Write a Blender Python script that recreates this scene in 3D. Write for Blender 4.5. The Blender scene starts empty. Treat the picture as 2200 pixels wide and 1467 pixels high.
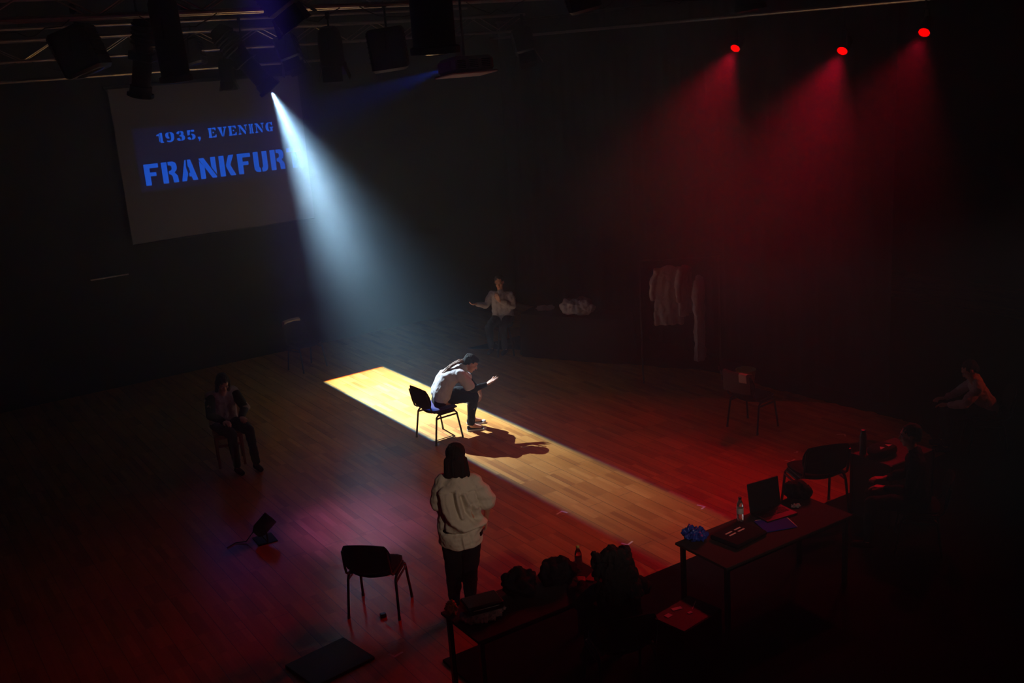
import bpy, math, random
import numpy as np
from mathutils import Vector, Matrix, noise

PI = math.pi
random.seed(7)
scene = bpy.context.scene
COL = scene.collection

# ------------------------------------------------------------------ camera
CAM_H, PITCH, ROLL, FPX = 5.134, 0.26607, 0.072424, 2289.0
_F = Vector((0, math.cos(PITCH), -math.sin(PITCH)))
_R0 = Vector((1, 0, 0)); _U0 = Vector((0, math.sin(PITCH), math.cos(PITCH)))
_R = _R0 * math.cos(ROLL) - _U0 * math.sin(ROLL)
_U = _U0 * math.cos(ROLL) + _R0 * math.sin(ROLL)
cam_data = bpy.data.cameras.new('camera')
cam = bpy.data.objects.new('camera', cam_data)
COL.objects.link(cam)
m3 = Matrix((_R, _U, -_F)).transposed()
cam.matrix_world = Matrix.Translation((0, 0, CAM_H)) @ m3.to_4x4()
cam_data.sensor_width = 36.0
cam_data.lens = FPX / 2200.0 * 36.0
cam_data.clip_end = 200
scene.camera = cam

# ------------------------------------------------------------------ view
scene.view_settings.view_transform = 'Standard'
scene.view_settings.look = 'None'
scene.view_settings.exposure = 0.0
scene.view_settings.gamma = 1.0
scene.view_settings.use_curve_mapping = False
scene.cycles.volume_bounces = 1
scene.cycles.max_bounces = 6
scene.cycles.diffuse_bounces = 3
scene.cycles.glossy_bounces = 3
scene.cycles.transmission_bounces = 4
scene.cycles.use_denoising = True
scene.cycles.use_adaptive_sampling = True
scene.cycles.adaptive_threshold = .02
scene.cycles.volume_step_rate = 6.0
scene.cycles.volume_max_steps = 48
scene.cycles.sample_clamp_indirect = 3.0

world = bpy.data.worlds.new('world'); scene.world = world
world.use_nodes = True
world.node_tree.nodes['Background'].inputs[0].default_value = (0.5, 0.45, 0.5, 1)
world.node_tree.nodes['Background'].inputs[1].default_value = 0.0

# ------------------------------------------------------------------ the room's axes
PSI = -1.007
U2 = Vector((math.cos(PSI), math.sin(PSI), 0))      # along the boards, screen wall -> audience
W2 = Vector((-math.sin(PSI), math.cos(PSI), 0))     # along the screen wall
WALL_O = Vector((-3.6, 19.75, 0))                   # a point at the foot of the screen wall
def room(s, k, z=0.0):
    """s metres along the screen wall, k metres out of it, z up"""
    return WALL_O + W2 * s + U2 * k + Vector((0, 0, z))
RZ_W = math.atan2(W2.y, W2.x)                       # rotation that turns local x along the screen wall

# ------------------------------------------------------------------ lamps
def look_quat(d):
    return Vector(d).to_track_quat('-Z', 'Y').to_euler()

def spot(name, loc, target, energy, color, size, blend, radius, mask=None):
    l = bpy.data.lights.new(name, 'SPOT'); l.energy = energy; l.color = color
    l.spot_size = math.radians(size); l.spot_blend = blend; l.shadow_soft_size = radius
    o = bpy.data.objects.new(name, l); COL.objects.link(o)
    o.location = loc; o.rotation_euler = look_quat(Vector(target) - Vector(loc))
    if mask: mask(l, Vector(loc), (Vector(target) - Vector(loc)).normalized())
    return o

LAMP = Vector((-3.49, 17.30, 4.77))                 # lens of the profile lantern

def shutter_mask(corners, widths, shifts, hot):
    """shutter blades of a lantern: each keeps one side of the beam (a plane through the lens); hot centre"""
    def mask(l, loc, axis):
        mid = sum(corners, Vector()) / 4
        l.use_nodes = True; nt = l.node_tree; N = nt.nodes; L = nt.links
        em = N['Emission']; geo = N.new('ShaderNodeNewGeometry')
        def math_(op, a, b=None):
            n = N.new('ShaderNodeMath'); n.operation = op
            for i, v in enumerate((a, b)):
                if v is None: continue
                if isinstance(v, (int, float)): n.inputs[i].default_value = v
                else: L.new(v, n.inputs[i])
            return n.outputs[0]
        def dot(vec):
            n = N.new('ShaderNodeVectorMath'); n.operation = 'DOT_PRODUCT'
            L.new(geo.outputs['Incoming'], n.inputs[0]); n.inputs[1].default_value = vec
            return n.outputs['Value']
        chans = [None, None, None]
        for i in range(4):
            a, b = corners[i] - loc, corners[(i + 1) % 4] - loc
            n = a.cross(b).normalized()
            if n.dot(mid - loc) < 0: n = -n
            d = dot(n); w = widths[i]
            for c in range(3):
                v = math_('MULTIPLY_ADD', d, 1.0 / w)
                v.node.inputs[2].default_value = .5 + shifts[i][c] / w
                v.node.use_clamp = True
                chans[c] = v if chans[c] is None else math_('MULTIPLY', chans[c], v)
        # the lens is brightest along its own axis
        h = math_('POWER', math_('MAXIMUM', dot(axis), 0.0), hot[0])
        h = math_('ADD', math_('MULTIPLY', h, 1 - hot[1]), hot[1])
        comb = N.new('ShaderNodeCombineColor')
        for c in range(3): L.new(math_('MULTIPLY', chans[c], h), comb.inputs[c])
        L.new(comb.outputs[0], em.inputs[0])
        em.inputs[1].default_value = 1.0
    return mask
# near end, stage-right long side, audience end, stage-left long side (where the blades cut the floor)
STRIP = [Vector((-3.19, 17.14, 0)), Vector((-2.27, 17.79, 0)), Vector((2.27, 10.72, 0)), Vector((1.30, 9.97, 0))]
strip_mask = shutter_mask(STRIP, (.010, .010, .13, .010), ((.004, 0, -.004), (-.002, .0, .004), (0, 0, 0), (-.002, 0, .003)), (16.0, .05))

spot('profile_beam', LAMP, (-1.80, 15.83, 0), 25000, (.58, .81, 1.0), 120, .2, .02, strip_mask)
spot('profile_spill', LAMP, (-1.5, 15.2, 0), 70, (1.0, .50, .18), 66, 1.0, .05)
RED = (1.0, .005, .028)
RED_LAMPS = [Vector((3.56, 16.1, 4.92)), Vector((4.59, 14.4, 4.81)), Vector((5.23, 13.3, 4.98))]
RED_DIR = Vector((-.51, -.60, -.70)).normalized()
for p, e in zip(RED_LAMPS, (270, 350, 220)):
    spot('red_lamp_beam', p + RED_DIR * .02, p + RED_DIR, e, RED, 60, 1.0, .05)
spot('side_wash', (13.0, 11.0, 5.6), (1.2, 13.0, .0), 430, (1.0, .07, .02), 56, 1.0, .06,
     shutter_mask([Vector((4.7, 16.5, 0)), Vector((4.7, 9.0, 0)), Vector((-1.5, 9.0, 0)), Vector((-1.5, 16.5, 0))], (.05, .08, .10, .08), ((0, 0, 0),) * 4, (1.0, 1.0)))
spot('front_wash', (3.6, 3.0, 6.3), (-1.2, 9.6, 0.3), 18, (1.0, .03, .015), 60, 1.0, .05)
FRONT = [Vector((-3.4, 14, 1.45)), Vector((1.5, 14, 1.45)), Vector((1.5, 14, -2.25)), Vector((-3.4, 14, -2.25))]
spot('front_profile', (4.4, -2.0, 6.2), (-.8, 13.0, .7), 1150, (1.0, .80, .68), 34, 1.0, .12, shutter_mask(FRONT, (.02, .10, .05, .06), ((0, 0, 0),) * 4, (6.0, 0)))
PROJECTOR = Vector((-.31, 10.05, 5.03))
spot('violet_glow_fill', (-1.7, 8.0, 7.0), (-1.86, 11.35, 0), 4000, (.20, .08, 1.0), 15, 1.0, .10)  # added unseen spot, stands in for the beam's reflection on the floor
WORDS = [room(-2.95, 0, 4.30), room(.05, 0, 4.30), room(.05, 0, 3.25), room(-2.95, 0, 3.25)]
AIM = (room(-1.45, 0, 3.78) - PROJECTOR).normalized()
spot('projector_beam', PROJECTOR + AIM * .10 + Vector((-AIM.y, AIM.x, 0)) * .09, room(-1.45, 0, 3.78), 620, (.0, .06, 1.0), 40, .1, .01,
     shutter_mask(WORDS, (.004,) * 4, ((0, 0, 0),) * 4, (1.0, 1.0)))

# ------------------------------------------------------------------ mesh helpers
class MB:
    def __init__(s): s.v = []; s.f = []
    def add(s, vs, fs):
        b = len(s.v); s.v += [tuple(v) for v in vs]; s.f += [tuple(b + i for i in f) for f in fs]; return s
    def box(s, c, size, rot=None, bev=0.0, taper=1.0):
        hx, hy, hz = size[0] / 2, size[1] / 2, size[2] / 2
        c = Vector(c); R = rot or Matrix.Identity(3)
        if bev <= 0:
            vs = [(x * hx * (taper if z > 0 else 1), y * hy * (taper if z > 0 else 1), z * hz) for z in (-1, 1) for x, y in ((-1, -1), (1, -1), (1, 1), (-1, 1))]
            s.add([c + R @ Vector(v) for v in vs], [(3, 2, 1, 0), (4, 5, 6, 7), (0, 1, 5, 4), (1, 2, 6, 5), (2, 3, 7, 6), (3, 0, 4, 7)])
        else:
            b = min(bev, hx, hy, hz) * .999
            rings = []
            for z, i in ((-hz, b), (-hz + b, 0), (hz - b, 0), (hz, b)):
                t = taper if z > 0 else 1
                X, Y = (hx - i) * t, (hy - i) * t; q = max(b - i, b * .3)
                rings.append([(-X, -Y + q, z), (-X + q, -Y, z), (X - q, -Y, z), (X, -Y + q, z), (X, Y - q, z), (X - q, Y, z), (-X + q, Y, z), (-X, Y - q, z)])
            vs = [c + R @ Vector(v) for r in rings for v in r]
            fs = [tuple(reversed(range(8))), tuple(range(24, 32))]
            for k in range(3):
                for i in range(8):
                    j = (i + 1) % 8; fs.append((k * 8 + i, k * 8 + j, k * 8 + 8 + j, k * 8 + 8 + i))
            s.add(vs, fs)
        return s
    def ring(s, rings, cap=True):
        n = len(rings[0]); vs = [v for r in rings for v in r]; fs = []
        for k in range(len(rings) - 1):
            for i in range(n):
                j = (i + 1) % n; fs.append((k * n + i, k * n + j, (k + 1) * n + j, (k + 1) * n + i))
        if cap: fs.append(tuple(reversed(range(n)))); fs.append(tuple(range((len(rings) - 1) * n, len(rings) * n)))
        return s.add(vs, fs)
    def tube(s, pts, r, n=8, cap=True):
        pts = [Vector(p) for p in pts]; rr = r if isinstance(r, (list, tuple)) else [r] * len(pts)
        rings = []; up = None
        for i, p in enumerate(pts):
            t = (pts[min(i + 1, len(pts) - 1)] - pts[max(i - 1, 0)]).normalized()
            if up is None:
                up = Vector((0, 0, 1)) if abs(t.z) < .9 else Vector((1, 0, 0))
            a = t.cross(up).normalized(); b = t.cross(a).normalized(); up = -b if up.dot(-b) > 0 else b
            rings.append([p + (a * math.cos(2 * PI * k / n) + b * math.sin(2 * PI * k / n)) * rr[i] for k in range(n)])
        return s.ring(rings, cap)
    def lathe(s, prof, o=(0, 0, 0), rot=None, n=20, cap=True, sx=1, sy=1):
        o = Vector(o); R = rot or Matrix.Identity(3)
        return s.ring([[o + R @ Vector((r * math.cos(2 * PI * k / n) * sx, r * math.sin(2 * PI * k / n) * sy, z)) for k in range(n)] for r, z in prof], cap)
    def prism(s, poly, z0, z1, tf=lambda p: p):
        n = len(poly); vs = [tf(Vector((x, y, z))) for z in (z0, z1) for x, y in poly]
        return s.add(vs, [tuple(reversed(range(n))), tuple(range(n, 2 * n))] + [(i, (i + 1) % n, n + (i + 1) % n, n + i) for i in range(n)])
    def ell(s, c, r, rot=None, n=14, m=9):
        c = Vector(c); R = rot or Matrix.Identity(3); r = r if isinstance(r, (tuple, list)) else (r, r, r)
        rings = []
        for j in range(1, m):
            th = PI * j / m
            rings.append([c + R @ Vector((r[0] * math.sin(th) * math.cos(2 * PI * k / n), r[1] * math.sin(th) * math.sin(2 * PI * k / n), -r[2] * math.cos(th))) for k in range(n)])
        b = len(s.v)
        s.ring(rings, False)
        e = len(s.v); s.v += [tuple(c + R @ Vector((0, 0, -r[2]))), tuple(c + R @ Vector((0, 0, r[2])))]
        last = e - n
        for i in range(n):
            j = (i + 1) % n; s.f.append((e, b + j, b + i)); s.f.append((e + 1, last + i, last + j))
        return s
    def cap(s, p0, r0, p1, r1, n=14):
        """tapered capsule"""
        p0, p1 = Vector(p0), Vector(p1); t = p1 - p0; L = t.length
        if L < 1e-5: return s.ell(p0, r0)
        t /= L; q = Vector((0, 0, 1)).rotation_difference(t).to_matrix()
        prof = []
        for k in range(1, 5): a = PI / 2 * (1 - k / 4.0); prof.append((r0 * math.cos(a) , -r0 * math.sin(a)))
        for k in range(4): a = PI / 2 * k / 4.0; prof.append((r1 * math.cos(a), L + r1 * math.sin(a)))
        return s.lathe(prof, p0, q, n)
    def mesh(s, name, smooth=True):
        me = bpy.data.meshes.new(name); me.from_pydata(s.v, [], s.f); me.update()
        if smooth:
            me.polygons.foreach_set('use_smooth', [True] * len(me.polygons))
            try: me.set_sharp_from_angle(angle=math.radians(38))
            except Exception: pass
        return me
    def obj(s, name, mat, parent=None, smooth=True, label=None):
        o = bpy.data.objects.new(name, s.mesh(name, smooth)); COL.objects.link(o)
        if mat: o.data.materials.append(mat)
        if parent: o.parent = parent
        if label: o['label'] = label
        return o

def rot_to(d, up=(0, 0, 1)):
    """matrix whose local z looks along d"""
    return Vector(d).to_track_quat('Z', 'Y').to_matrix()
def rotz(a): return Matrix.Rotation(a, 3, 'Z')
def rotx(a): return Matrix.Rotation(a, 3, 'X')
def roty(a): return Matrix.Rotation(a, 3, 'Y')

def tag(o, label, cat, group=None, kind=None):
    o['label'] = label; o['category'] = cat
    if group: o['group'] = group
    if kind: o['kind'] = kind
    return o
def thing(name, label, cat, loc=(0, 0, 0), rz=0.0, group=None):
    o = bpy.data.objects.new(name, None); COL.objects.link(o)
    o.location = loc; o.rotation_euler = (0, 0, rz); o.empty_display_size = .1
    return tag(o, label, cat, group)
def struct(o): o['kind'] = 'structure'; return o
def copy_tree(o, parent=None):
    c = o.copy(); COL.objects.link(c); c.parent = parent
    for ch in list(o.children): copy_tree(ch, c)
    return c

# ------------------------------------------------------------------ materials
def mat(name, col, rough=.6, metal=0.0, var=0.0, vscale=8.0, bump=0.0, bscale=30.0, emit=None, estr=0.0, trans=0.0, spec=.5, sheen=0.0, stretch=None):
    m = bpy.data.materials.new(name); m.use_nodes = True; nt = m.node_tree; N = nt.nodes; L = nt.links
    b = N['Principled BSDF']
    b.inputs['Base Color'].default_value = (*col, 1); b.inputs['Roughness'].default_value = rough
    b.inputs['Metallic'].default_value = metal; b.inputs['Specular IOR Level'].default_value = spec
    b.inputs['Transmission Weight'].default_value = trans
    if sheen: b.inputs['Sheen Weight'].default_value = sheen
    if emit: b.inputs['Emission Color'].default_value = (*emit, 1); b.inputs['Emission Strength'].default_value = estr
    tc = N.new('ShaderNodeTexCoord'); src = tc.outputs['Object']
    if stretch:
        mp = N.new('ShaderNodeMapping'); mp.inputs['Scale'].default_value = stretch; L.new(src, mp.inputs[0]); src = mp.outputs[0]
    if var:
        n = N.new('ShaderNodeTexNoise'); n.inputs['Scale'].default_value = vscale; n.inputs['Detail'].default_value = 4
        L.new(src, n.inputs['Vector'])
        r = N.new('ShaderNodeMapRange'); r.inputs[3].default_value = 1 - var; r.inputs[4].default_value = 1 + var * .6
        L.new(n.outputs[0], r.inputs[0])
        mx = N.new('ShaderNodeVectorMath'); mx.operation = 'SCALE'; mx.inputs[0].default_value = col
        L.new(r.outputs[0], mx.inputs['Scale']); L.new(mx.outputs[0], b.inputs['Base Color'])
    if bump:
        n = N.new('ShaderNodeTexNoise'); n.inputs['Scale'].default_value = bscale; n.inputs['Detail'].default_value = 5
        L.new(src, n.inputs['Vector'])
        bp = N.new('ShaderNodeBump'); bp.inputs['Strength'].default_value = bump; bp.inputs['Distance'].default_value = .02
        L.new(n.outputs[0], bp.inputs['Height']); L.new(bp.outputs[0], b.inputs['Normal'])
    return m

M = {}
M['black_metal'] = mat('black_metal', (.012, .011, .013), .38, .6, var=.2)
M['black_paint'] = mat('black_paint', (.010, .010, .011), .55, .0, var=.3, bump=.1)
M['black_plastic'] = mat('black_plastic', (.011, .011, .013), .4)
M['alu'] = mat('aluminium_tube', (.42, .40, .38), .38, .9, var=.3, vscale=20)
M['screen'] = mat('projection_cloth', (.135, .125, .145), .9, var=.06, vscale=2, bump=.15, bscale=1.5, spec=.1)
M['wall'] = mat('dark_painted_wall', (.018, .017, .017), .85, var=.25, vscale=1.2, bump=.2, bscale=3, spec=.1)
M['ceiling'] = mat('dark_ceiling_paint', (.040, .030, .026), .9, var=.3, vscale=1.5, bump=.3, bscale=4, spec=.1)
M['curtain'] = mat('black_velvet', (.010, .009, .010), .95, var=.3, vscale=2, spec=.05)
M['skin'] = mat('skin', (.55, .27, .18), .5, var=.1, vscale=30, bump=.05, bscale=120)
M['white_cotton'] = mat('white_cotton', (.56, .54, .57), .85, var=.08, vscale=14, bump=.35, bscale=26, spec=.1)
M['shaded_cotton'] = mat('shaded_white_cotton', (.36, .32, .34), .9, var=.1, vscale=10, bump=.3, bscale=20, spec=.1)  # white cotton with the dim light put into its colour
M['cream_cotton'] = mat('cream_cotton', (.68, .63, .52), .88, var=.10, vscale=12, bump=.35, bscale=22, spec=.1)
M['black_cloth'] = mat('black_cloth', (.009, .009, .011), .85, var=.3, vscale=12, bump=.3, bscale=20, spec=.15)
M['dark_hair'] = mat('dark_hair', (.004, .003, .003), .85, var=.4, vscale=40, bump=.7, bscale=60, stretch=(1, 1, .12))
M['brown_hair'] = mat('brown_hair', (.17, .070, .028), .6, var=.5, vscale=40, bump=.8, bscale=55, stretch=(1, 1, .2))
M['blue_fabric'] = mat('violet_blue_upholstery', (.030, .016, .12), .85, var=.2, vscale=60, bump=.3, bscale=200)
M['rubber_white'] = mat('white_rubber', (.55, .52, .50), .6, var=.1)
M['red_lens'] = mat('red_lens', (.5, .0, .0), .3, emit=(1, .0, .0), estr=4.0)
M['white_plastic'] = mat('white_plastic', (.80, .78, .75), .45, var=.08)
M['paper'] = mat('white_paper', (.72, .70, .72), .8, spec=.2)
M['blue_card'] = mat('blue_card', (.0, .03, .50), .85, var=.1)
M['wood_red'] = mat('reddish_wood', (.30, .07, .03), .45, var=.3, vscale=6, stretch=(8, 1, 1))
M['wood_table'] = mat('dark_brown_laminate', (.026, .018, .015), .9, var=.3, vscale=5, stretch=(8, 1, 1))
M['eye'] = mat('eye_white', (.6, .58, .56), .2)
M['iris'] = mat('dark_iris', (.01, .006, .004), .15)
M['lip'] = mat('lips', (.35, .09, .08), .4)
M['tape'] = mat('pale_tape', (.75, .70, .60), .6)
M['yellow'] = mat('yellow_plastic', (.50, .42, .10), .5, var=.15)
M['cable'] = mat('black_cable', (.012, .012, .012), .5)
M['glass'] = mat('clear_bottle_plastic', (.85, .88, .88), .06, trans=.92)
M['label'] = mat('pale_label', (.62, .60, .58), .6)

def floor_material():
    m = bpy.data.materials.new('oak_parquet'); m.use_nodes = True; nt = m.node_tree; N = nt.nodes; L = nt.links
    b = N['Principled BSDF']
    tc = N.new('ShaderNodeTexCoord'); mp = N.new('ShaderNodeMapping'); mp.inputs['Rotation'].default_value = (0, 0, -PSI)
    L.new(tc.outputs['Object'], mp.inputs[0])
    # strips of parquet: each a brick with its own tone
    br = N.new('ShaderNodeTexBrick'); br.offset = .37; br.offset_frequency = 1; br.squash = 1
    br.inputs['Scale'].default_value = 1; br.inputs['Brick Width'].default_value = .46; br.inputs['Row Height'].default_value = .072
    br.inputs['Mortar Size'].default_value = .0011; br.inputs['Mortar Smooth'].default_value = .3; br.inputs['Bias'].default_value = 0
    br.inputs['Color1'].default_value = (0, 0, 0, 1); br.inputs['Color2'].default_value = (1, 1, 1, 1); br.inputs['Mortar'].default_value = (.5, .5, .5, 1)
    L.new(mp.outputs[0], br.inputs['Vector'])
    # wider board joints every third strip
    br2 = N.new('ShaderNodeTexBrick'); br2.offset = .5; br2.inputs['Scale'].default_value = 1
    br2.inputs['Brick Width'].default_value = 2.3; br2.inputs['Row Height'].default_value = .216
    br2.inputs['Mortar Size'].default_value = .0035; br2.inputs['Mortar Smooth'].default_value = .2
    L.new(mp.outputs[0], br2.inputs['Vector'])
    mp2 = N.new('ShaderNodeMapping'); mp2.inputs['Scale'].default_value = (1.5, 26, 1); L.new(mp.outputs[0], mp2.inputs[0])
    gr = N.new('ShaderNodeTexNoise'); gr.inputs['Scale'].default_value = 1.6; gr.inputs['Detail'].default_value = 6; L.new(mp2.outputs[0], gr.inputs['Vector'])
    wear = N.new('ShaderNodeTexNoise'); wear.inputs['Scale'].default_value = .9; wear.inputs['Detail'].default_value = 6; L.new(mp.outputs[0], wear.inputs['Vector'])
    ramp = N.new('ShaderNodeValToRGB'); e = ramp.color_ramp.elements
    e[0].position = 0.0; e[0].color = (.34, .120, .018, 1); e[1].position = 1.0; e[1].color = (.58, .270, .060, 1)
    k = e.new(.25); k.color = (.45, .182, .030, 1); k = e.new(.8); k.color = (.51, .216, .042, 1)
    L.new(br.outputs['Color'], ramp.inputs[0])
    def mul(a, fac_out, lo, hi):
        r = N.new('ShaderNodeMapRange'); r.inputs[3].default_value = lo; r.inputs[4].default_value = hi; L.new(fac_out, r.inputs[0])
        v = N.new('ShaderNodeVectorMath'); v.operation = 'SCALE'; L.new(a, v.inputs[0]); L.new(r.outputs[0], v.inputs['Scale']); return v.outputs[0]
    c = mul(ramp.outputs[0], gr.outputs[0], .8, 1.2)
    c = mul(c, wear.outputs[0], .78, 1.2)
    c = mul(c, br2.outputs['Fac'], 1.0, .35)
    c = mul(c, br.outputs['Fac'], 1.0, .75)
    L.new(c, b.inputs['Base Color'])
    rr = N.new('ShaderNodeMapRange'); rr.inputs[3].default_value = FLOOR_ROUGH; rr.inputs[4].default_value = FLOOR_ROUGH + .18
    L.new(wear.outputs[0], rr.inputs[0]); L.new(rr.outputs[0], b.inputs['Roughness'])
    b.inputs['Specular IOR Level'].default_value = .15
    b.inputs['Coat Weight'].default_value = 1.0; b.inputs['Coat Roughness'].default_value = COAT_ROUGH; b.inputs['Coat IOR'].default_value = 2.1
    bp = N.new('ShaderNodeBump'); bp.inputs['Strength'].default_value = .25; bp.inputs['Distance'].default_value = .003; bp.invert = True
    L.new(br2.outputs['Fac'], bp.inputs['Height']); L.new(bp.outputs[0], b.inputs['Normal'])
    return m
FLOOR_ROUGH, COAT_ROUGH = .5, .23

# ------------------------------------------------------------------ room shell
S0, S1, K0, K1, HT = -9.0, 11.5, 0.0, 24.0, 7.4
fl = MB(); a, b_, c_, d_ = [room(s, k) for s, k in ((S0, K0), (S1, K0), (S1, K1), (S0, K1))]
def slab(name, s0, s1, k0, k1, z0, z1, m, kind=True):
    mb = MB(); vs = [room(s, k, z) for z in (z0, z1) for s, k in ((s0, k0), (s1, k0), (s1, k1), (s0, k1))]
    mb.add(vs, [(0, 1, 2, 3), (7, 6, 5, 4), (4, 5, 1, 0), (5, 6, 2, 1), (6, 7, 3, 2), (7, 4, 0, 3)])
    o = mb.obj(name, m, smooth=False)
    if kind: struct(o)
    return o
slab('floor', S0, S1, K0, K1, -.2, 0, floor_material())
slab('ceiling', S0, S1, K0, K1, HT, HT + .2, M['ceiling'])
slab('wall_back', S0, S1, K0 - .2, K0, -.2, HT + .2, M['wall'])
slab('wall_right', S1, S1 + .2, K0 - .2, K1 + .2, -.2, HT + .2, M['wall'])
slab('wall_left', S0 - .2, S0, K0 - .2, K1 + .2, -.2, HT + .2, M['wall'])
slab('wall_front', S0, S1, K1, K1 + .2, -.2, HT + .2, M['wall'])

# ------------------------------------------------------------------ screen with the projected words
def screen():
    t = thing('projection_screen', 'large pale projection screen hanging on the dark wall with blue projected words', 'screen', room(-1.58, .12, 2.40), RZ_W)
    nx, nz = 60, 44; W, H = 3.30, 2.58
    mb = MB(); vs = []
    for side in (0, 1):
        for j in range(nz + 1):
            for i in range(nx + 1):
                x = (i / nx - .5) * W; z = j / nz * H
                y = .006 * math.sin(x * 2.1 + z) + .004 * math.sin(z * 5 + x * 3) * (1 - j / nz)
                vs.append((x, -y + side * .004, z))
    n = (nx + 1) * (nz + 1); fs = []
    for j in range(nz):
        for i in range(nx):
            a = j * (nx + 1) + i
            fs.append((a, a + 1, a + nx + 2, a + nx + 1)); fs.append((n + a, n + a + nx + 1, n + a + nx + 2, n + a + 1))
    mb.add(vs, fs)
    mb.obj('cloth', M['screen'], t)
    MB().box((0, 0, H + .03), (W + .16, .05, .06), bev=.01).obj('top_bar', M['black_metal'], t)
    MB().tube([(-W / 2, 0, .01), (W / 2, 0, .01)], .012).obj('bottom_bar', M['black_metal'], t)
    for x in (-1.3, 0, 1.3):
        MB().tube([(x, 0, H + .05), (x, .0, H + .8)], .004).obj('hanging_wire', M['black_metal'], t)
    return t
SCREEN = screen()
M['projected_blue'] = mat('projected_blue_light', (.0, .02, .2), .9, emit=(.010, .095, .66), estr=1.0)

# stencil letters: polygons on a cell of width w, height 1
def glyphs():
    G = {}
    G['F'] = (.60, [[(0, 0), (.24, 0), (.24, 1), (0, 1)], [(.30, .80), (.62, .80), (.62, 1), (.30, 1)], [(.24, .80), (.30, .80), (.30, 1), (.24, 1)], [(.24, .42), (.50, .42), (.50, .60), (.24, .60)]])
    G['R'] = (.66, [[(0, 0), (.24, 0), (.24, 1), (0, 1)], [(.29, .83), (.29, 1), (.50, 1), (.62, .93), (.66, .80), (.66, .64), (.60, .54), (.53, .49), (.66, .30), (.68, 0), (.45, 0), (.43, .30), (.36, .40), (.29, .41), (.29, .56), (.38, .58), (.43, .65), (.43, .77), (.38, .83)]])
    G['A'] = (.70, [[(0, 0), (.21, 0), (.27, .24), (.30, .24), (.30, .40), (.25, .62), (.28, 1), (.22, 1)], [(.33, 1), (.48, 1), (.72, 0), (.49, 0), (.44, .20), (.35, .20), (.35, .38), (.41, .38), (.36, .66), (.33, .66)]])
    G['N'] = (.74, [[(0, 0), (.22, 0), (.22, .56), (.0, .88)], [(.0, 1), (.22, 1), (.72, .06), (.72, 0), (.52, 0), (.0, .95)], [(.52, .52), (.74, .14), (.74, 1), (.52, 1)]])
    G['K'] = (.70, [[(0, 0), (.24, 0), (.24, 1), (0, 1)], [(.30, .54), (.46, 1), (.70, 1), (.50, .52), (.72, 0), (.47, 0), (.30, .44)]])
    G['U'] = (.66, [[(0, .16), (.06, .05), (.17, 0), (.30, 0), (.30, .18), (.24, .24), (.24, 1), (0, 1)], [(.36, 0), (.50, 0), (.60, .05), (.66, .16), (.66, 1), (.42, 1), (.42, .24), (.36, .18)]])
    G['T'] = (.70, [[(0, .80), (.32, .80), (.32, 1), (0, 1)], [(.38, .80), (.70, .80), (.70, 1), (.38, 1)], [(.23, 0), (.47, 0), (.47, .76), (.23, .76)]])
    # the upper line: fat slab letters, wider than tall
    G['1'] = (.62, [[(0, 0), (.28, 0), (.28, .1), (.20, .12), (.20, .74), (.0, .70), (.0, .84), (.22, .9), (.28, 1), (.28, 1), (.28, 0)], [(.32, 0), (.62, 0), (.62, .1), (.54, .12), (.54, 1), (.32, 1)]])
    G['9'] = (.80, [[(.36, .34), (.36, .48), (.28, .56), (.28, .82), (.36, .9), (.36, 1), (.14, .96), (.0, .80), (.0, .54), (.12, .38)], [(.42, 1), (.64, .96), (.80, .76), (.80, .36), (.66, .08), (.42, 0), (.30, 0), (.08, .06), (.08, .2), (.26, .14), (.44, .16), (.50, .36), (.50, .82), (.42, .9)]])
    G['3'] = (.80, [[(.36, 1), (.12, .95), (.02, .76), (.26, .70), (.36, .86)], [(.42, 1), (.64, .96), (.74, .78), (.68, .58), (.80, .44), (.80, .22), (.66, .05), (.42, 0), (.42, .12), (.50, .24), (.48, .42), (.30, .47), (.30, .58), (.46, .62), (.46, .82), (.42, .88)], [(.36, 0), (.12, .05), (.0, .26), (.26, .34), (.36, .14)]])
    G['5'] = (.80, [[(.06, .46), (.30, .52), (.30, .80), (.38, .80), (.38, 1), (.06, 1)], [(.44, .80), (.74, .80), (.74, 1), (.44, 1)], [(.42, .62), (.64, .58), (.80, .42), (.80, .22), (.64, .04), (.42, 0), (.42, .12), (.50, .22), (.50, .42), (.42, .52)], [(.36, 0), (.12, .05), (.0, .24), (.24, .32), (.36, .14)]])
    G[','] = (.28, [[(.04, .0), (.0, .22), (.26, .24), (.28, .02), (.12, -.24), (.04, -.22), (.14, .0)]])
    G['E'] = (1.0, [[(0, 0), (.46, 0), (.46, .12), (.38, .14), (.38, .86), (.46, .88), (.46, 1), (0, 1), (0, .88), (.08, .86), (.08, .14), (0, .12)], [(.52, .85), (.76, .85), (.84, .70), (.94, .70), (.94, 1), (.52, 1)], [(.52, 0), (.96, 0), (.98, .32), (.88, .32), (.78, .15), (.52, .15)], [(.52, .43), (.70, .43), (.70, .58), (.52, .58)]])
    G['V'] = (1.08, [[(0, 1), (0, .88), (.08, .86), (.42, .0), (.50, .0), (.52, .22), (.46, .86), (.50, .88), (.50, 1)], [(.56, 0), (.64, 0), (.98, .86), (1.08, .88), (1.08, 1), (.66, 1), (.66, .88), (.80, .86), (.58, .28)]])
    G['n'] = (1.16, [[(0, 0), (.36, 0), (.36, .12), (.24, .14), (.24, .70), (.14, .82), (.14, .14), (0, .12)], [(0, 1), (.36, 1), (.92, .28), (.92, .02), (.82, 0), (.12, .88), (0, .88)], [(.78, .88), (.92, .86), (.92, .48), (1.02, .34), (1.02, .86), (1.16, .88), (1.16, 1), (.78, 1)]])
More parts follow.
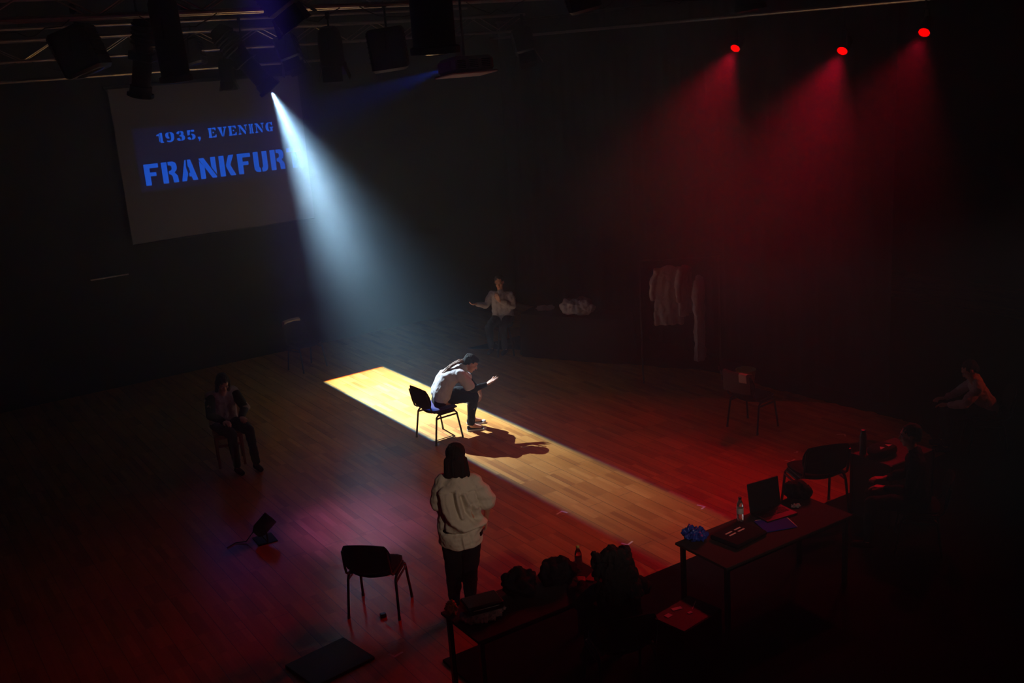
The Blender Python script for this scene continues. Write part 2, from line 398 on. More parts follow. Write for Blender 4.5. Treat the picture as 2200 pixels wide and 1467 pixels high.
    G['I'] = (.56, [[(0, 0), (.25, 0), (.25, 1), (0, 1), (0, .88), (.08, .86), (.08, .14), (0, .12)], [(.31, 0), (.56, 0), (.56, .12), (.48, .14), (.48, .86), (.56, .88), (.56, 1), (.31, 1)]])
    G['G'] = (1.04, [[(.44, 1), (.18, .92), (.0, .68), (.0, .32), (.18, .08), (.44, 0), (.44, .12), (.34, .3), (.34, .7), (.44, .88)], [(.50, 0), (.72, .06), (.80, 0), (.86, 0), (.86, .36), (.98, .38), (.98, .5), (.52, .5), (.52, .38), (.60, .36), (.60, .16), (.50, .12)], [(.50, 1), (.70, .94), (.80, 1), (.88, 1), (.88, .64), (.78, .64), (.66, .84), (.50, .88)]])
    return G
GL = glyphs()
def words(name, text, x0, x1, z0, h, parent, gap):
    tot = 0
    for ch in text: tot += (.45 if ch == ' ' else GL[ch][0]) + gap
    tot -= gap; k = (x1 - x0) / tot; x = x0
    mb = MB()
    for ch in text:
        if ch == ' ': x += (.45 + gap) * k; continue
        w, polys = GL[ch]
        for p in polys:
            # fan over an ear-clipped polygon
            from mathutils.geometry import tessellate_polygon
            q = [Vector((a, b, 0)) for a, b in p]
            tris = tessellate_polygon([q])
            vs = [(x + a * k, -.0125 - .006 * math.sin((x + a * k) * 2.1 + z0 + b * h), z0 + b * h) for a, b in p]
            mb.add(vs, [tuple(t_) for t_ in tris])
        x += (w + gap) * k
    o = mb.obj(name, M['projected_blue'], parent, smooth=False); return o
X0 = 1.58
words('projected_word', 'FRANKFURT', -2.86 + X0, -.05 + X0, 3.365 - 2.40, .355, SCREEN, .15)
words('projected_number', '1935,', -2.57 + X0, -1.83 + X0, 4.045 - 2.40, .165, SCREEN, .20)
words('projected_word', 'EVEnInG', -1.69 + X0, -.50 + X0, 4.045 - 2.40, .165, SCREEN, .20)

# ------------------------------------------------------------------ chairs
def squircle_slab(mb, w, h, th, f, n=12, c=.32):
    """rounded panel: f(a, b, t) maps panel coordinates and side to a point"""
    N = n + 1; vs = []
    for t in (0, 1):
        for j in range(N):
            for i in range(N):
                u, v = i / n * 2 - 1, j / n * 2 - 1
                a = u * math.sqrt(1 - c * v * v) * w / 2; b = v * math.sqrt(1 - c * u * u) * h / 2
                e = max(abs(u), abs(v)); puff = 1 - max(0, e - .8) / .2 * .75
                vs.append(f(a, b, (t - .5) * th * puff))
    fs = []
    for j in range(n):
        for i in range(n):
            a = j * N + i; fs.append((a, a + N, a + N + 1, a + 1)); fs.append((N * N + a, N * N + a + 1, N * N + a + N + 1, N * N + a + N))
    per = [i for i in range(N)] + [j * N + n for j in range(1, N)] + [n * N + i for i in range(n - 1, -1, -1)] + [j * N for j in range(n - 1, 0, -1)]
    for k in range(len(per)):
        a, b = per[k], per[(k + 1) % len(per)]; fs.append((a, b, N * N + b, N * N + a))
    return mb.add(vs, fs)

def stacking_chair(label, loc, rz, seat_mat, group=None):
    t = thing('stacking_chair', label, 'chair', loc, rz, group)
    squircle_slab(MB(), .46, .43, .055, lambda a, b, s: Vector((b + .015, a, .475 + s - .015 * (1 - (a / .23) ** 2) - (.02 * max(0, (b - .12) / .1) ** 2)))).obj('seat', seat_mat, t)
    squircle_slab(MB(), .42, .38, .012, lambda a, b, s: Vector((b + .01, a, .437 + s - .02 * (1 - (a / .21) ** 2)))).obj('seat_shell', M['black_plastic'], t)
    def bk(a, b, s):
        x = -.235 - .055 * (b + .14) / .28 - .045 * (1 - (a / .23) ** 2) + .02 + s
        return Vector((x, a, .660 + b))
    squircle_slab(MB(), .48, .32, .035, bk).obj('backrest', M['black_cloth'], t)
    for sy in (1, -1):
        y = .236 * sy
        MB().tube([(-.222, .253 * sy, .012), (-.165, y, .385), (-.135, y, .412), (-.11, y, .418)], .0135).obj('leg', M['black_metal'], t)
        MB().tube([(.222, .253 * sy, .012), (.165, y, .385), (.14, y, .412), (.115, y, .418)], .0135).obj('leg', M['black_metal'], t)
        MB().tube([(-.11, y, .418), (.115, y, .418)], .0135).box((0, .243 * sy, .372), (.33, .010, .022)).box((.0, .215 * sy, .43), (.25, .03, .012)).obj('side_rail', M['black_metal'], t)
        MB().tube([(.20, .19 * sy, .452), (.1, .222 * sy, .453), (-.12, .222 * sy, .453), (-.185, .222 * sy, .458), (-.222, .222 * sy, .488), (-.245, .222 * sy, .56), (-.285, .216 * sy, .74)], .0125).obj('back_upright', M['black_metal'], t)
        for sx in (1, -1):
            MB().tube([(.222 * sx, .253 * sy, 0), (.217 * sx, .2525 * sy, .035)], .0155).obj('rubber_foot', M['black_plastic'], t)
    MB().tube([(.14, -.23, .43), (.14, .23, .43)], .010).tube([(-.12, -.23, .43), (-.12, .23, .43)], .010).obj('cross_rail', M['black_metal'], t)
    return t

CH = (Vector((-1.104, 14.037, 0)), .623)
stacking_chair('black metal stacking chair under the bent woman in the bright strip of light', CH[0], CH[1], M['blue_fabric'])
stacking_chair('empty black stacking chair in the purple glow at the lower left of the floor', (-1.461, 9.363, 0), 1.373, M['black_cloth'])
CR = (Vector((3.169, 13.572, 0)), .674)
stacking_chair('empty black stacking chair with a cloth over its back before the right drape', CR[0], CR[1], M['black_cloth'])

# ------------------------------------------------------------------ people
def fuse(name, mb, voxel, material, parent, smooth=3, disp=None, label=None, factor=.6):
    tmp = mb.obj('tmp_body', None, None, False)
    r = tmp.modifiers.new('r', 'REMESH'); r.mode = 'VOXEL'; r.voxel_size = voxel; r.adaptivity = 0; r.use_smooth_shade = True
    if smooth:
        s = tmp.modifiers.new('s', 'SMOOTH'); s.factor = factor; s.iterations = smooth
    dg = bpy.context.evaluated_depsgraph_get(); dg.update()
    me = bpy.data.meshes.new_from_object(tmp.evaluated_get(dg)); me.name = name
    old = tmp.data; bpy.data.objects.remove(tmp); bpy.data.meshes.remove(old)
    if disp:
        nrm = [v.normal.copy() for v in me.vertices]
        for v, n in zip(me.vertices, nrm): v.co = disp(v.co, n)
        me.update()
    me.polygons.foreach_set('use_smooth', [True] * len(me.polygons))
    o = bpy.data.objects.new(name, me); COL.objects.link(o); me.materials.clear(); me.materials.append(material)
    o.parent = parent
    if label: o['label'] = label
    return o

def hand(mb, wrist, d, palm, side, curl=(.3, .3, .3, .3), spread=.08, thumb_open=.5, k=1.0):
    """wrist point, finger direction d, palm normal, side=+1/-1 which way the thumb leaves"""
    wrist, d, palm = Vector(wrist), Vector(d).normalized(), Vector(palm)
    palm = (palm - d * palm.dot(d)).normalized(); s = d.cross(palm) * side
    offs = (.030, .010, -.010, -.028); L = (.070, .079, .073, .056); PL = (.088, .091, .087, .080)
    for i in range(4):
        kn = wrist + (d * PL[i] + s * offs[i]) * k
        mb.cap(wrist + s * offs[i] * .6 * k + d * .005, .0135 * k, kn, .0115 * k)
        mb.cap(kn, .0115 * k, wrist + (d * PL[i] * .55 + s * offs[i] * .5) * k + palm * .006, .014 * k)
        fd = (d + s * (spread * (1.5 - i))).normalized(); p = kn; ax = fd.cross(palm)
        ang = 0
        for j, (fr, r0, r1) in enumerate(((.46, .0095, .0088), (.30, .0088, .0082), (.24, .0082, .0068))):
            ang += curl[i] * (1.0, .9, .6)[j]
            dd = fd * math.cos(ang) + palm * math.sin(ang)
            q = p + dd * L[i] * fr * k; mb.cap(p, r0 * k, q, r1 * k, 10); p = q
    t0 = wrist + (d * .018 + s * .020) * k
    t1 = t0 + (d * .034 + s * (.016 + .018 * thumb_open) + palm * .012) * k
    t2 = t1 + (d * .030 + s * .020 * thumb_open + palm * .006) * k
    t3 = t2 + (d * .024 + s * .006 * thumb_open) * k
    mb.cap(t0, .0145 * k, t1, .0115 * k).cap(t1, .0115 * k, t2, .0098 * k).cap(t2, .0098 * k, t3, .008 * k)

def head(mb, c, fwd, up, k=1.0):
    fwd, up = Vector(fwd).normalized(), Vector(up); up = (up - fwd * up.dot(fwd)).normalized(); rt = fwd.cross(up)
    R = Matrix((rt, fwd, up)).transposed(); c = Vector(c)
    P = lambda x, y, z: c + R @ (Vector((x, y, z)) * k)
    def E(x, y, z, r): mb.ell(P(x, y, z), tuple(q * k for q in r), R)
    E(0, -.012, .030, (.074, .094, .084)); E(0, .022, -.030, (.062, .066, .078)); E(0, .050, -.085, (.034, .034, .026))
    E(0, .030, -.060, (.052, .052, .042)); E(0, .074, .030, (.048, .018, .020)); E(.036, .058, -.020, (.022, .022, .022)); E(-.036, .058, -.020, (.022, .022, .022))
    mb.cap(P(0, .086, .014), .008 * k, P(0, .104, -.022), .0125 * k); E(.010, .096, -.027, (.008, .009, .007)); E(-.010, .096, -.027, (.008, .009, .007))
    E(0, .084, -.052, (.022, .010, .010))
    for s in (1, -1): mb.ell(P(.076 * s, -.008, -.004), (.008 * k, .018 * k, .030 * k), R)
    return P, R
def face_parts(P, R, root, k=1.0):
    for s in (1, -1):
        e = MB().ell(P(.031 * s, .078, .010), (.0125 * k, .009 * k, .0085 * k), R).obj('eye', M['eye'], root)
        MB().ell(P(.031 * s, .0860, .009), (.0055 * k, .003 * k, .0055 * k), R).obj('iris', M['iris'], e)
        MB().tube([P(.014 * s, .090, .028), P(.033 * s, .089, .033), P(.050 * s, .074, .027)], [.0028 * k, .0034 * k, .002 * k]).obj('eyebrow', M['dark_hair'], root)
    MB().tube([P(-.024, .086, -.056), P(-.010, .0945, -.052), P(0, .0955, -.054), P(.010, .0945, -.052), P(.024, .086, -.056)], [.002 * k, .0045 * k, .004 * k, .0045 * k, .002 * k]).tube([P(-.022, .086, -.058), P(0, .0945, -.062), P(.022, .086, -.058)], [.002 * k, .0052 * k, .002 * k]).obj('lips', M['lip'], root)

def noise_disp(amp, sc, seed=0.0):
    def f(co, n):
        p = Vector((co.x * sc + seed, co.y * sc, co.z * sc))
        return co + n * (noise.fractal(p, .8, 2.0, 3) * amp)
    return f
def hair_disp(amp, fq, axis=(0, 0, 1)):
    ax = Vector(axis).normalized()
    def f(co, n):
        h = co - ax * co.dot(ax) * .93
        return co + n * (noise.noise(h * fq) * amp + noise.noise(h * fq * 2.3) * amp * .5)
    return f

def sneaker(root, heel, toe, z=0.0, tilt=0.0, upper=None):
    heel, toe = Vector(heel), Vector(toe); d = (toe - heel); L = d.length; d /= L; s = Vector((0, 0, 1)).cross(d).normalized(); u = d.cross(s)
    P = lambda a, b, c: heel + d * (a * L) + s * b + u * c
    prof = [(0.0, .022), (.04, .030), (.2, .033), (.45, .036), (.7, .045), (.85, .042), (.95, .028), (1.0, .010)]
    outl = [(a, w) for a, w in prof] + [(a, -w) for a, w in reversed(prof)]
    sole = MB()
    rings = [[P(a, b * k, c) for a, b in outl] for c, k in ((0, .94), (.004, 1.02), (.024, 1.02), (.026, .95))]
    sh = thing_part = sole.ring(rings).obj('sneaker', M['rubber_white'], root, label='black canvas sneaker with pale rubber sole')
    up = MB()
    hs = [(.0, .075, .024), (.1, .082, .030), (.28, .085, .031), (.42, .070, .034), (.6, .056, .038), (.78, .044, .040), (.93, .034, .028)]
    rr = []
    for a, h, w in hs:
        rr.append([P(a + .01, w * math.cos(t) * .95, .022 + max(0, math.sin(t)) * (h - .022) * (1 if abs(math.cos(t)) < .95 else 1)) for t in [PI * k / 10 for k in range(11)]] + [P(a + .01, -w * .8, .02), P(a + .01, w * .8, .02)])
    up.ring(rr).obj('canvas_upper', upper or M['black_cloth'], sh)
    MB().ell(P(.88, 0, .028), (.036, .034, .020), Matrix((d, s, u)).transposed()).obj('toe_cap', M['rubber_white'], sh)
    lc = MB()
    for i in range(5):
        a = .40 + i * .085; h = .078 - i * .0085
        lc.tube([P(a, -.022, h - .008), P(a + .02, 0, h + .003), P(a, .022, h - .008)], .0032, 6)
    lc.obj('laces', M['rubber_white'], sh)

# --- the bent woman on the chair (x forward, y to her left, chair-centre origin)
def bent_woman():
    t = thing('person', 'person in white shirt bent forward on chair with one palm raised in the beam', 'person', CH[0], .22)
    b = MB()
    V = Vector
    # torso, neck, head
    for y in (-.07, .07): b.cap((.08, y, .57), .10, (.14, y, .79), .09).cap((.14, y, .79), .09, (.32, y * 1.3, .90), .075)
    b.cap((.34, -.14, .915), .055, (.34, .14, .915), .055)
    b.cap((.35, 0, .92), .055, (.465, 0, .975), .050)
    P, R = head(b, (.525, 0, 1.005), (.80, -.06, -.60), (.60, 0, .80), 1.03)
    # arms
    b.cap((.34, -.165, .915), .050, (.49, -.13, .675), .040).cap((.49, -.13, .675), .038, (.705, -.10, .705), .025)
    b.cap((.34, .165, .915), .050, (.54, .24, .675), .040).cap((.54, .24, .675), .038, (.64, .11, .575), .026)
    hand(b, (.705, -.10, .705), (.88, .06, .46), (-.45, -.05, .9), 1, (.06, .0, .06, .14), .24, 1.1, 1.12)
    hand(b, (.64, .11, .575), (.08, -.05, -1), (-.95, -.2, 0), 1, (.25, .3, .35, .4), .06, .6, 1.08)
    LEGS = ((-.085, .53, -.03, .475, .075), (.11, .585, .25, .53, .345))
    for y, kx, ky, ax, ay in LEGS:
        b.cap((.05, y, .55), .075, (kx, ky, .535), .055).cap((kx, ky, .535), .052, (ax, ay, .09), .036).cap((ax, ay, .08), .036, (ax + .12, ay - .01, .04), .030)
    fuse('body', b, .0062, M['skin'], t, 2)
    face_parts(P, R, t, 1.03)
    s = MB()
    for y in (-.085, -.03, .03, .085):
        s.cap((.070, y * 1.12, .635), .124, (.09, y, .69), .124)
        s.cap((.080, y, .64), .122, (.10, y, .72), .124).cap((.10, y, .72), .124, (.165, y, .835), .116).cap((.165, y, .835), .116, (.31, y * 1.2, .905), .086)
    s.cap((.335, -.15, .918), .073, (.335, .15, .918), .073).cap((.35, -.05, .925), .070, (.35, .05, .925), .070)
    s.cap((.36, 0, .93), .070, (.42, 0, .958), .064)
    for y in (-1, 1):
        e = V((.49, -.13, .675)) if y < 0 else V((.54, .24, .675)); sh = V((.335, .16 * y, .915))
        s.cap(sh, .076, sh.lerp(e, .72), .080)
    def sd(co, n):
        f = math.sin((co.z - co.x * .55) * 46 + math.sin(co.y * 18) * 1.6) * .004 * max(0, 1 - abs(co.z - .76) / .3)
        f += math.sin((co.x + co.z * .4) * 62 + co.y * 25 + math.sin(co.z * 20)) * .0028
        f += noise.fractal(co * 12, .8, 2, 3) * .005
        return co + n * f
    fuse('shirt', s, .009, M['white_cotton'], t, 3, sd)
    c = MB(); c.ring([[V((.405, 0, .945)) + rot_to((.85, 0, .5)) @ V((r * math.cos(a), r * math.sin(a), h)) for a in [2 * PI * k / 20 for k in range(20)]] for r, h in ((.072, -.015), (.077, .018), (.070, .030), (.064, .018), (.062, -.010))], False).obj('collar', M['white_cotton'], t)
    u = MB()
    u.cap((.44, -.145, .76), .052, (.49, -.13, .672), .050).cap((.49, -.13, .672), .050, (.69, -.102, .702), .037)
    fuse('undersleeve', u, .008, M['black_cloth'], t, 2, noise_disp(.006, 16))
    u = MB(); u.cap((.48, .215, .76), .052, (.54, .24, .67), .050).cap((.54, .24, .67), .050, (.615, .14, .60), .038)
    fuse('undersleeve', u, .008, M['black_cloth'], t, 2, noise_disp(.006, 16, 4))
    q = MB()
    for y, kx, ky, ax, ay in LEGS:
        m = (kx + .05) / 2; my = (y + ky) / 2
        q.cap((.08, y * .8, .565), .090, (m, my, .56), .088).cap((m, my, .56), .088, (kx, ky, .535), .066)
        q.cap((kx, ky, .53), .066, (ax * .6 + kx * .4 - .01, ay * .6 + ky * .4, .30), .060).cap((ax * .6 + kx * .4 - .01, ay * .6 + ky * .4, .30), .060, (ax, ay, .115), .048)
    q.cap((.045, -.085, .545), .100, (.045, .085, .545), .100)
    fuse('trousers', q, .010, M['black_cloth'], t, 3, noise_disp(.010, 11))
    h = MB()
    h.ell(P(0, -.030, .040), (.086, .096, .090), R).ell(P(0, .018, .075), (.072, .068, .044), R).ell(P(0, -.075, -.005), (.068, .050, .062), R)
    h.ell(P(0, -.085, .070), (.040, .036, .036), R)
    fuse('hair', h, .007, M['dark_hair'], t, 2, hair_disp(.006, 60, R @ V((0, 1, .2))))
    h = MB(); ps = [(.425, .0, 1.060), (.36, -.005, 1.062), (.28, -.015, 1.035), (.205, -.02, .995), (.135, -.03, .945), (.085, -.035, .890)]
    rs = [.034, .044, .040, .034, .026, .012]
    for i in range(5): h.cap(ps[i], rs[i] * .6, ps[i + 1], rs[i + 1] * .6).cap(V(ps[i]) + V((0, .025, -.005)), rs[i] * .45, V(ps[i + 1]) + V((0, .025, -.005)), rs[i + 1] * .45).cap(V(ps[i]) + V((0, -.025, -.005)), rs[i] * .45, V(ps[i + 1]) + V((0, -.025, -.005)), rs[i + 1] * .45)
    fuse('ponytail', h, .005, M['brown_hair'], t, 2, hair_disp(.007, 70, (.9, 0, .3)), label='long loose brown ponytail lying on the back')
    sneaker(t, (.410, .082, 0), (.685, .062, 0)); sneaker(t, (.46, .362, 0), (.735, .325, 0))
    return t
bent_woman()

# --- the woman who stands with her back to us (x away from us, y to her left)
def standing_woman():
    t = thing('person', 'person in loose cream shirt and black trousers standing with back turned', 'person', (-.60, 9.14, 0), PI / 2)
    V = Vector; b = MB()
    for y in (-.07, .07): b.cap((0, y, .92), .10, (0, y, 1.15), .085).cap((0, y, 1.15), .085, (0, y, 1.32), .075)
    b.cap((0, -.13, 1.36), .05, (0, .13, 1.37), .05).cap((0, 0, 1.36), .052, (.015, 0, 1.50), .05)
    P, R = head(b, (.03, -.01, 1.575), (.92, -.05, -.38), (.38, 0, .92), 1.02)
    b.cap((0, -.165, 1.34), .048, (.02, -.265, 1.09), .038).cap((.02, -.265, 1.09), .036, (.10, -.235, .90), .024)
    b.cap((0, .155, 1.36), .048, (-.01, .20, 1.11), .038).cap((-.01, .20, 1.11), .036, (.20, .06, 1.03), .024)
    hand(b, (.10, -.235, .90), (.25, .05, -.95), (.1, 1, 0), 1, (.4, .45, .5, .5), .05, .4)
    hand(b, (.20, .06, 1.03), (.3, -.9, .0), (-.9, -.3, .1), 1, (.3, .3, .3, .4), .05, .4)
    for y, fx, fy in ((.09, 0, .13), (-.085, 0, -.02)):
        b.cap((0, y, .86), .08, (.01, (y + fy) / 2, .48), .052).cap((.01, (y + fy) / 2, .48), .05, (fx, fy, .09), .036)
    fuse('body', b, .007, M['skin'], t, 2); face_parts(P, R, t, 1.02)
    q = MB(); q.cap((0, -.10, .86), .105, (0, .09, .86), .105)
    for y, fy in ((.095, .12), (-.09, -.025)):
        m = (y + fy) / 2
        q.cap((0, y, .86), .108, (.01, m, .50), .080).cap((.01, m, .50), .078, (0, m * .3 + fy * .7, .28), .066).cap((0, m * .3 + fy * .7, .28), .066, (0, fy, .10), .052)
    fuse('trousers', q, .010, M['black_cloth'], t, 3, noise_disp(.010, 10))
    # shirt: rings from hem to neck, then folds
    s = MB(); rg = []
    for z, ry, rx, cy in ((.745, .205, .155, .015), (.80, .212, .165, .01), (.95, .210, .165, .005), (1.10, .205, .160, 0), (1.22, .195, .150, .0), (1.31, .180, .130, -.005), (1.365, .155, .105, -.005), (1.40, .110, .085, -.01), (1.425, .070, .070, -.012)):
        rg.append([V((rx * math.cos(a) - .01, cy + ry * math.sin(a) * (1 - .12 * abs(math.cos(a))), z + (.02 * math.cos(a) if z < .8 else 0))) for a in [2 * PI * k / 28 for k in range(28)]])
    s.ring(rg)
    s.cap((0, -.155, 1.345), .075, (.01, -.255, 1.14), .092).cap((0, .135, 1.365), .072, (-.01, .190, 1.15), .078).cap((-.01, .19, 1.15), .07, (.06, .16, 1.08), .06)
    s.cap((.0, -.12, 1.35), .07, (0, .11, 1.365), .07)
    def seg(p, a, b_):
        ax, az = a; bx, bz = b_; dx, dz = bx - ax, bz - az; L2 = dx * dx + dz * dz
        k = max(0, min(1, ((p[0] - ax) * dx + (p[1] - az) * dz) / L2)); return math.hypot(p[0] - ax - k * dx, p[1] - az - k * dz)
    folds = [([(.125, 1.29), (.105, 1.12), (.05, 1.02), (-.04, .945), (-.19, .955)], .034, .038), ([(.17, .90), (.08, .875), (-.04, .885), (-.14, .925)], -.026, .018),
             ([(.0, 1.29), (-.01, 1.18), (-.03, 1.06)], .020, .020), ([(.045, 1.27), (.03, 1.15), (.0, 1.05)], -.018, .018), ([(-.06, 1.27), (-.10, 1.17), (-.15, 1.12)], .018, .022), ([(-.035, 1.25), (-.07, 1.1), (-.13, 1.0)], -.022, .022),
             ([(-.12, 1.16), (-.15, 1.05), (-.165, 1.0)], -.028, .016), ([(.16, 1.25), (.15, 1.05), (.16, .9)], -.016, .018), ([(.08, 1.28), (.075, 1.18), (.05, 1.08)], .012, .014), ([(.13, 1.285), (0, 1.295), (-.16, 1.275)], -.006, .006),
             ([(-.02, .86), (-.03, .75)], .010, .012), ([(-.08, .90), (-.10, .78)], -.006, .012)]
    def sd(co, n):
        f = noise.fractal(co * 9, .8, 2, 3) * .010
        if n.x < .3:
            w = min(1, (.3 - n.x) / .5)
            for pts, amp, wd in folds:
                d = min(seg((co.y, co.z), pts[i], pts[i + 1]) for i in range(len(pts) - 1))
                if d < wd * 3: f += 1.7 * amp * math.exp(-(d / wd) ** 2) * w
        if co.z > 1.0 and abs(co.y) > .18: f += math.sin(co.z * 60 + co.x * 30) * .004
        return co + n * f
    fuse('shirt', s, .0075, M['cream_cotton'], t, 3, sd)
    MB().ring([[V((.0, -.012, 1.415)) + roty(.28) @ V((r * math.cos(a), r * math.sin(a), h)) for a in [2 * PI * k / 22 for k in range(22)]] for r, h in ((.083, -.012), (.078, .022), (.070, .030), (.064, .020), (.062, -.01))], False).obj('collar', M['cream_cotton'], t)
    u = MB(); u.cap((-.01, .20, 1.13), .048, (.05, .165, 1.08), .045).cap((.05, .165, 1.08), .045, (.18, .07, 1.035), .034)
    fuse('undersleeve', u, .009, M['black_cloth'], t, 2)
    h = MB(); h.ell(P(0, -.028, .042), (.092, .102, .094), R).ell(P(0, -.065, -.03), (.085, .06, .10), R)
    h.cap((-.04, .045, 1.56), .055, (-.055, .065, 1.445), .040).cap((-.05, -.03, 1.56), .062, (-.06, -.06, 1.45), .045).cap((-.06, 0, 1.56), .06, (-.075, 0, 1.46), .045)
    h.cap((.0, -.085, 1.56), .030, (-.03, -.105, 1.445), .022).cap((-.03, -.105, 1.445), .022, (-.05, -.118, 1.410), .010).cap((0, .075, 1.56), .028, (-.04, .088, 1.43), .014)
    fuse('hair', h, .007, M['dark_hair'], t, 2, hair_disp(.008, 60))
    sneaker(t, (-.06, .125, 0), (.19, .15, 0)); sneaker(t, (-.06, -.02, 0), (.19, -.06, 0))
    return t
standing_woman()

def sitter(label, loc, rz, shirt_mat, J, hair='short', seat=.46, name='person', head_k=1.0, jacket=False, voxel=.010, trouser=None, hair_mat=None):
    """a seated person; x forward, y left. J: overrides of joints"""
    V = Vector
    D = dict(pel=(0, 0, seat + .09), ch=(.04, 0, seat + .46), nk=(.05, 0, seat + .58), hd=(.07, 0, seat + .73), f=(1, 0, -.1),
             sl=(.04, .17, seat + .50), sr=(.04, -.17, seat + .50), el=(.10, .24, seat + .24), er=(.10, -.24, seat + .24), wl=(.33, .12, seat + .22), wr=(.33, -.12, seat + .22),
             hl=(1, -.2, 0), hr=(1, .2, 0), pl=(0, 0, -1), pr=(0, 0, -1), kl=(.45, .12, seat + .04), kr=(.45, -.12, seat + .04), al=(.48, .12, .09), ar=(.48, -.12, .09))
    D.update(J); D = {k: V(v) for k, v in D.items()}
    t = thing(name, label, 'person', loc, rz); b = MB(); up = (0, 0, 1)
    pel, ch = D['pel'], D['ch']; mid = pel.lerp(ch, .5)
    for y in (-.07, .07):
        o = V((0, y, 0)); b.cap(pel + o, .095, mid + o, .085).cap(mid + o, .085, ch + o, .08)
    b.cap(D['sl'] - V((0, .03, .0)), .05, D['sr'] + V((0, .03, 0)), .05).cap(ch + V((0, 0, .03)), .05, D['hd'] - V((0, 0, .06)), .048)
    P, R = head(b, D['hd'], D['f'], up, head_k)
    for s, e, w, hh, pp, sg in (('sl', 'el', 'wl', 'hl', 'pl', 1), ('sr', 'er', 'wr', 'hr', 'pr', -1)):
        b.cap(D[s], .048, D[e], .037).cap(D[e], .036, D[w], .024)
        hand(b, D[w], D[hh], D[pp], sg, (.35, .4, .45, .5), .05, .5)
    for k, a, y in (('kl', 'al', .1), ('kr', 'ar', -.1)):
        b.cap(pel + V((0, y, 0)), .075, D[k], .055).cap(D[k], .052, D[a], .035)
    fuse('body', b, voxel * .8, M['skin'], t, 2); face_parts(P, R, t, head_k)
    s = MB()
    for y in (-.08, 0, .08):
        o = V((0, y, 0)); s.cap(pel + o + V((0, 0, .0)), .115, mid + o, .108).cap(mid + o, .108, ch + o * .95, .095)
    s.cap(D['sl'], .066, D['sr'], .066).cap(ch + V((0, 0, .06)), .07, ch.lerp(D['hd'], .45), .058)
    for a, e, w in (('sl', 'el', 'wl'), ('sr', 'er', 'wr')):
        s.cap(D[a], .066, D[e], .056)
        s.cap(D[e], .056, D[e].lerp(D[w], .85), .042)
    fuse('jacket' if jacket else 'shirt', s, voxel, shirt_mat, t, 3, noise_disp(.016, 9, rz))
    q = MB(); q.cap(pel - V((0, .09, .01)), .105, pel + V((0, .09, -.01)), .105)
    for k, a, y in (('kl', 'al', .1), ('kr', 'ar', -.1)):
        q.cap(pel + V((0, y, -.01)), .10, D[k], .072).cap(D[k], .070, D[a] + V((0, 0, .03)), .052)
    fuse('trousers', q, voxel * 1.2, trouser or M['black_cloth'], t, 3, noise_disp(.012, 9, rz))
    for a, y in (('al', .1), ('ar', -.1)):
        p = D[a]; MB().cap(p + V((-.03, 0, -.045)), .042, p + V((.13, 0, -.052)), .036).obj('shoe', M['black_cloth'], t)
    h = MB()
    if hair == 'curly':
        random.seed(5)
        h.ell(P(0, -.03, .03), (.105, .115, .105), R).ell(P(0, -.05, -.05), (.135, .11, .16), R).ell(P(0, -.07, -.18), (.155, .10, .12), R)
        for i in range(260):
            th = random.uniform(-2.6, 2.6); z = random.uniform(-.30, .10); w = .105 + .05 * (1 - (z + .1) ** 2 * 8 if abs(z + .1) < .3 else 0) + max(0, -z) * .10
            if abs(th) > 1.9 and z < .02: continue
            h.ell(P(w * math.sin(th), -.02 - w * math.cos(th) * .9, z), random.uniform(.020, .036))
        h.ell(P(0.0, -.03, .12), (.03, .03, .03), R)
    elif hair == 'short':
        h.ell(P(0, -.024, .040), (.082, .096, .086), R).ell(P(0, -.06, -.01), (.07, .05, .06), R)
    elif hair == 'bald':
        h.ell(P(0, -.05, .02), (.078, .07, .07), R)
    elif hair == 'long':
        h.ell(P(0, -.026, .042), (.088, .100, .090), R).ell(P(0, -.065, -.05), (.085, .055, .12), R)
        for sg in (1, -1): h.cap(P(.075 * sg, .0, .02), .028, P(.085 * sg, .02, -.20), .022)
    fuse('hair', h, .010, hair_mat or M['dark_hair'], t, 1 if hair == 'curly' else 2, hair_disp(.008, 50))
    return t

# --- the others around the floor
def stool(label, loc, h):
    t = thing('stool', label, 'stool', loc)
    MB().lathe([(.0, -.02), (.15, -.02), (.17, 0), (.17, .03), (.15, .05), (0, .055)], (0, 0, h - .055)).obj('seat', M['black_cloth'], t)
    for k in range(4):
        a = PI / 4 + k * PI / 2
        MB().tube([(.10 * math.cos(a), .10 * math.sin(a), h - .07), (.20 * math.cos(a), .20 * math.sin(a), 0)], .014).obj('leg', M['black_metal'], t)
    MB().tube([(.165 * math.cos(a), .165 * math.sin(a), .22) for a in [2 * PI * k / 24 for k in range(25)]], .008).obj('foot_ring', M['black_metal'], t)
    return t
sitter('person in white shirt seated at the back facing us with a hand at the chest', (-.12, 18.0, 0), -PI / 2 - .35, M['shaded_cotton'],
       dict(wr=(.36, -.34, 1.00), er=(.14, -.26, .92), hr=(.8, -.5, .1), pr=(0, 0, 1), el=(.06, .22, .90), wl=(.22, .03, 1.02), hl=(.1, -.35, 1), pl=(-1, 0, 0), f=(1, .15, -.25), kl=(.40, .13, .62), kr=(.40, -.13, .60), al=(.38, .13, .22), ar=(.36, -.13, .22)), 'short', seat=.585)
stool('tall black stool under the person in white at the back', (-.12, 18.0, 0), .60)

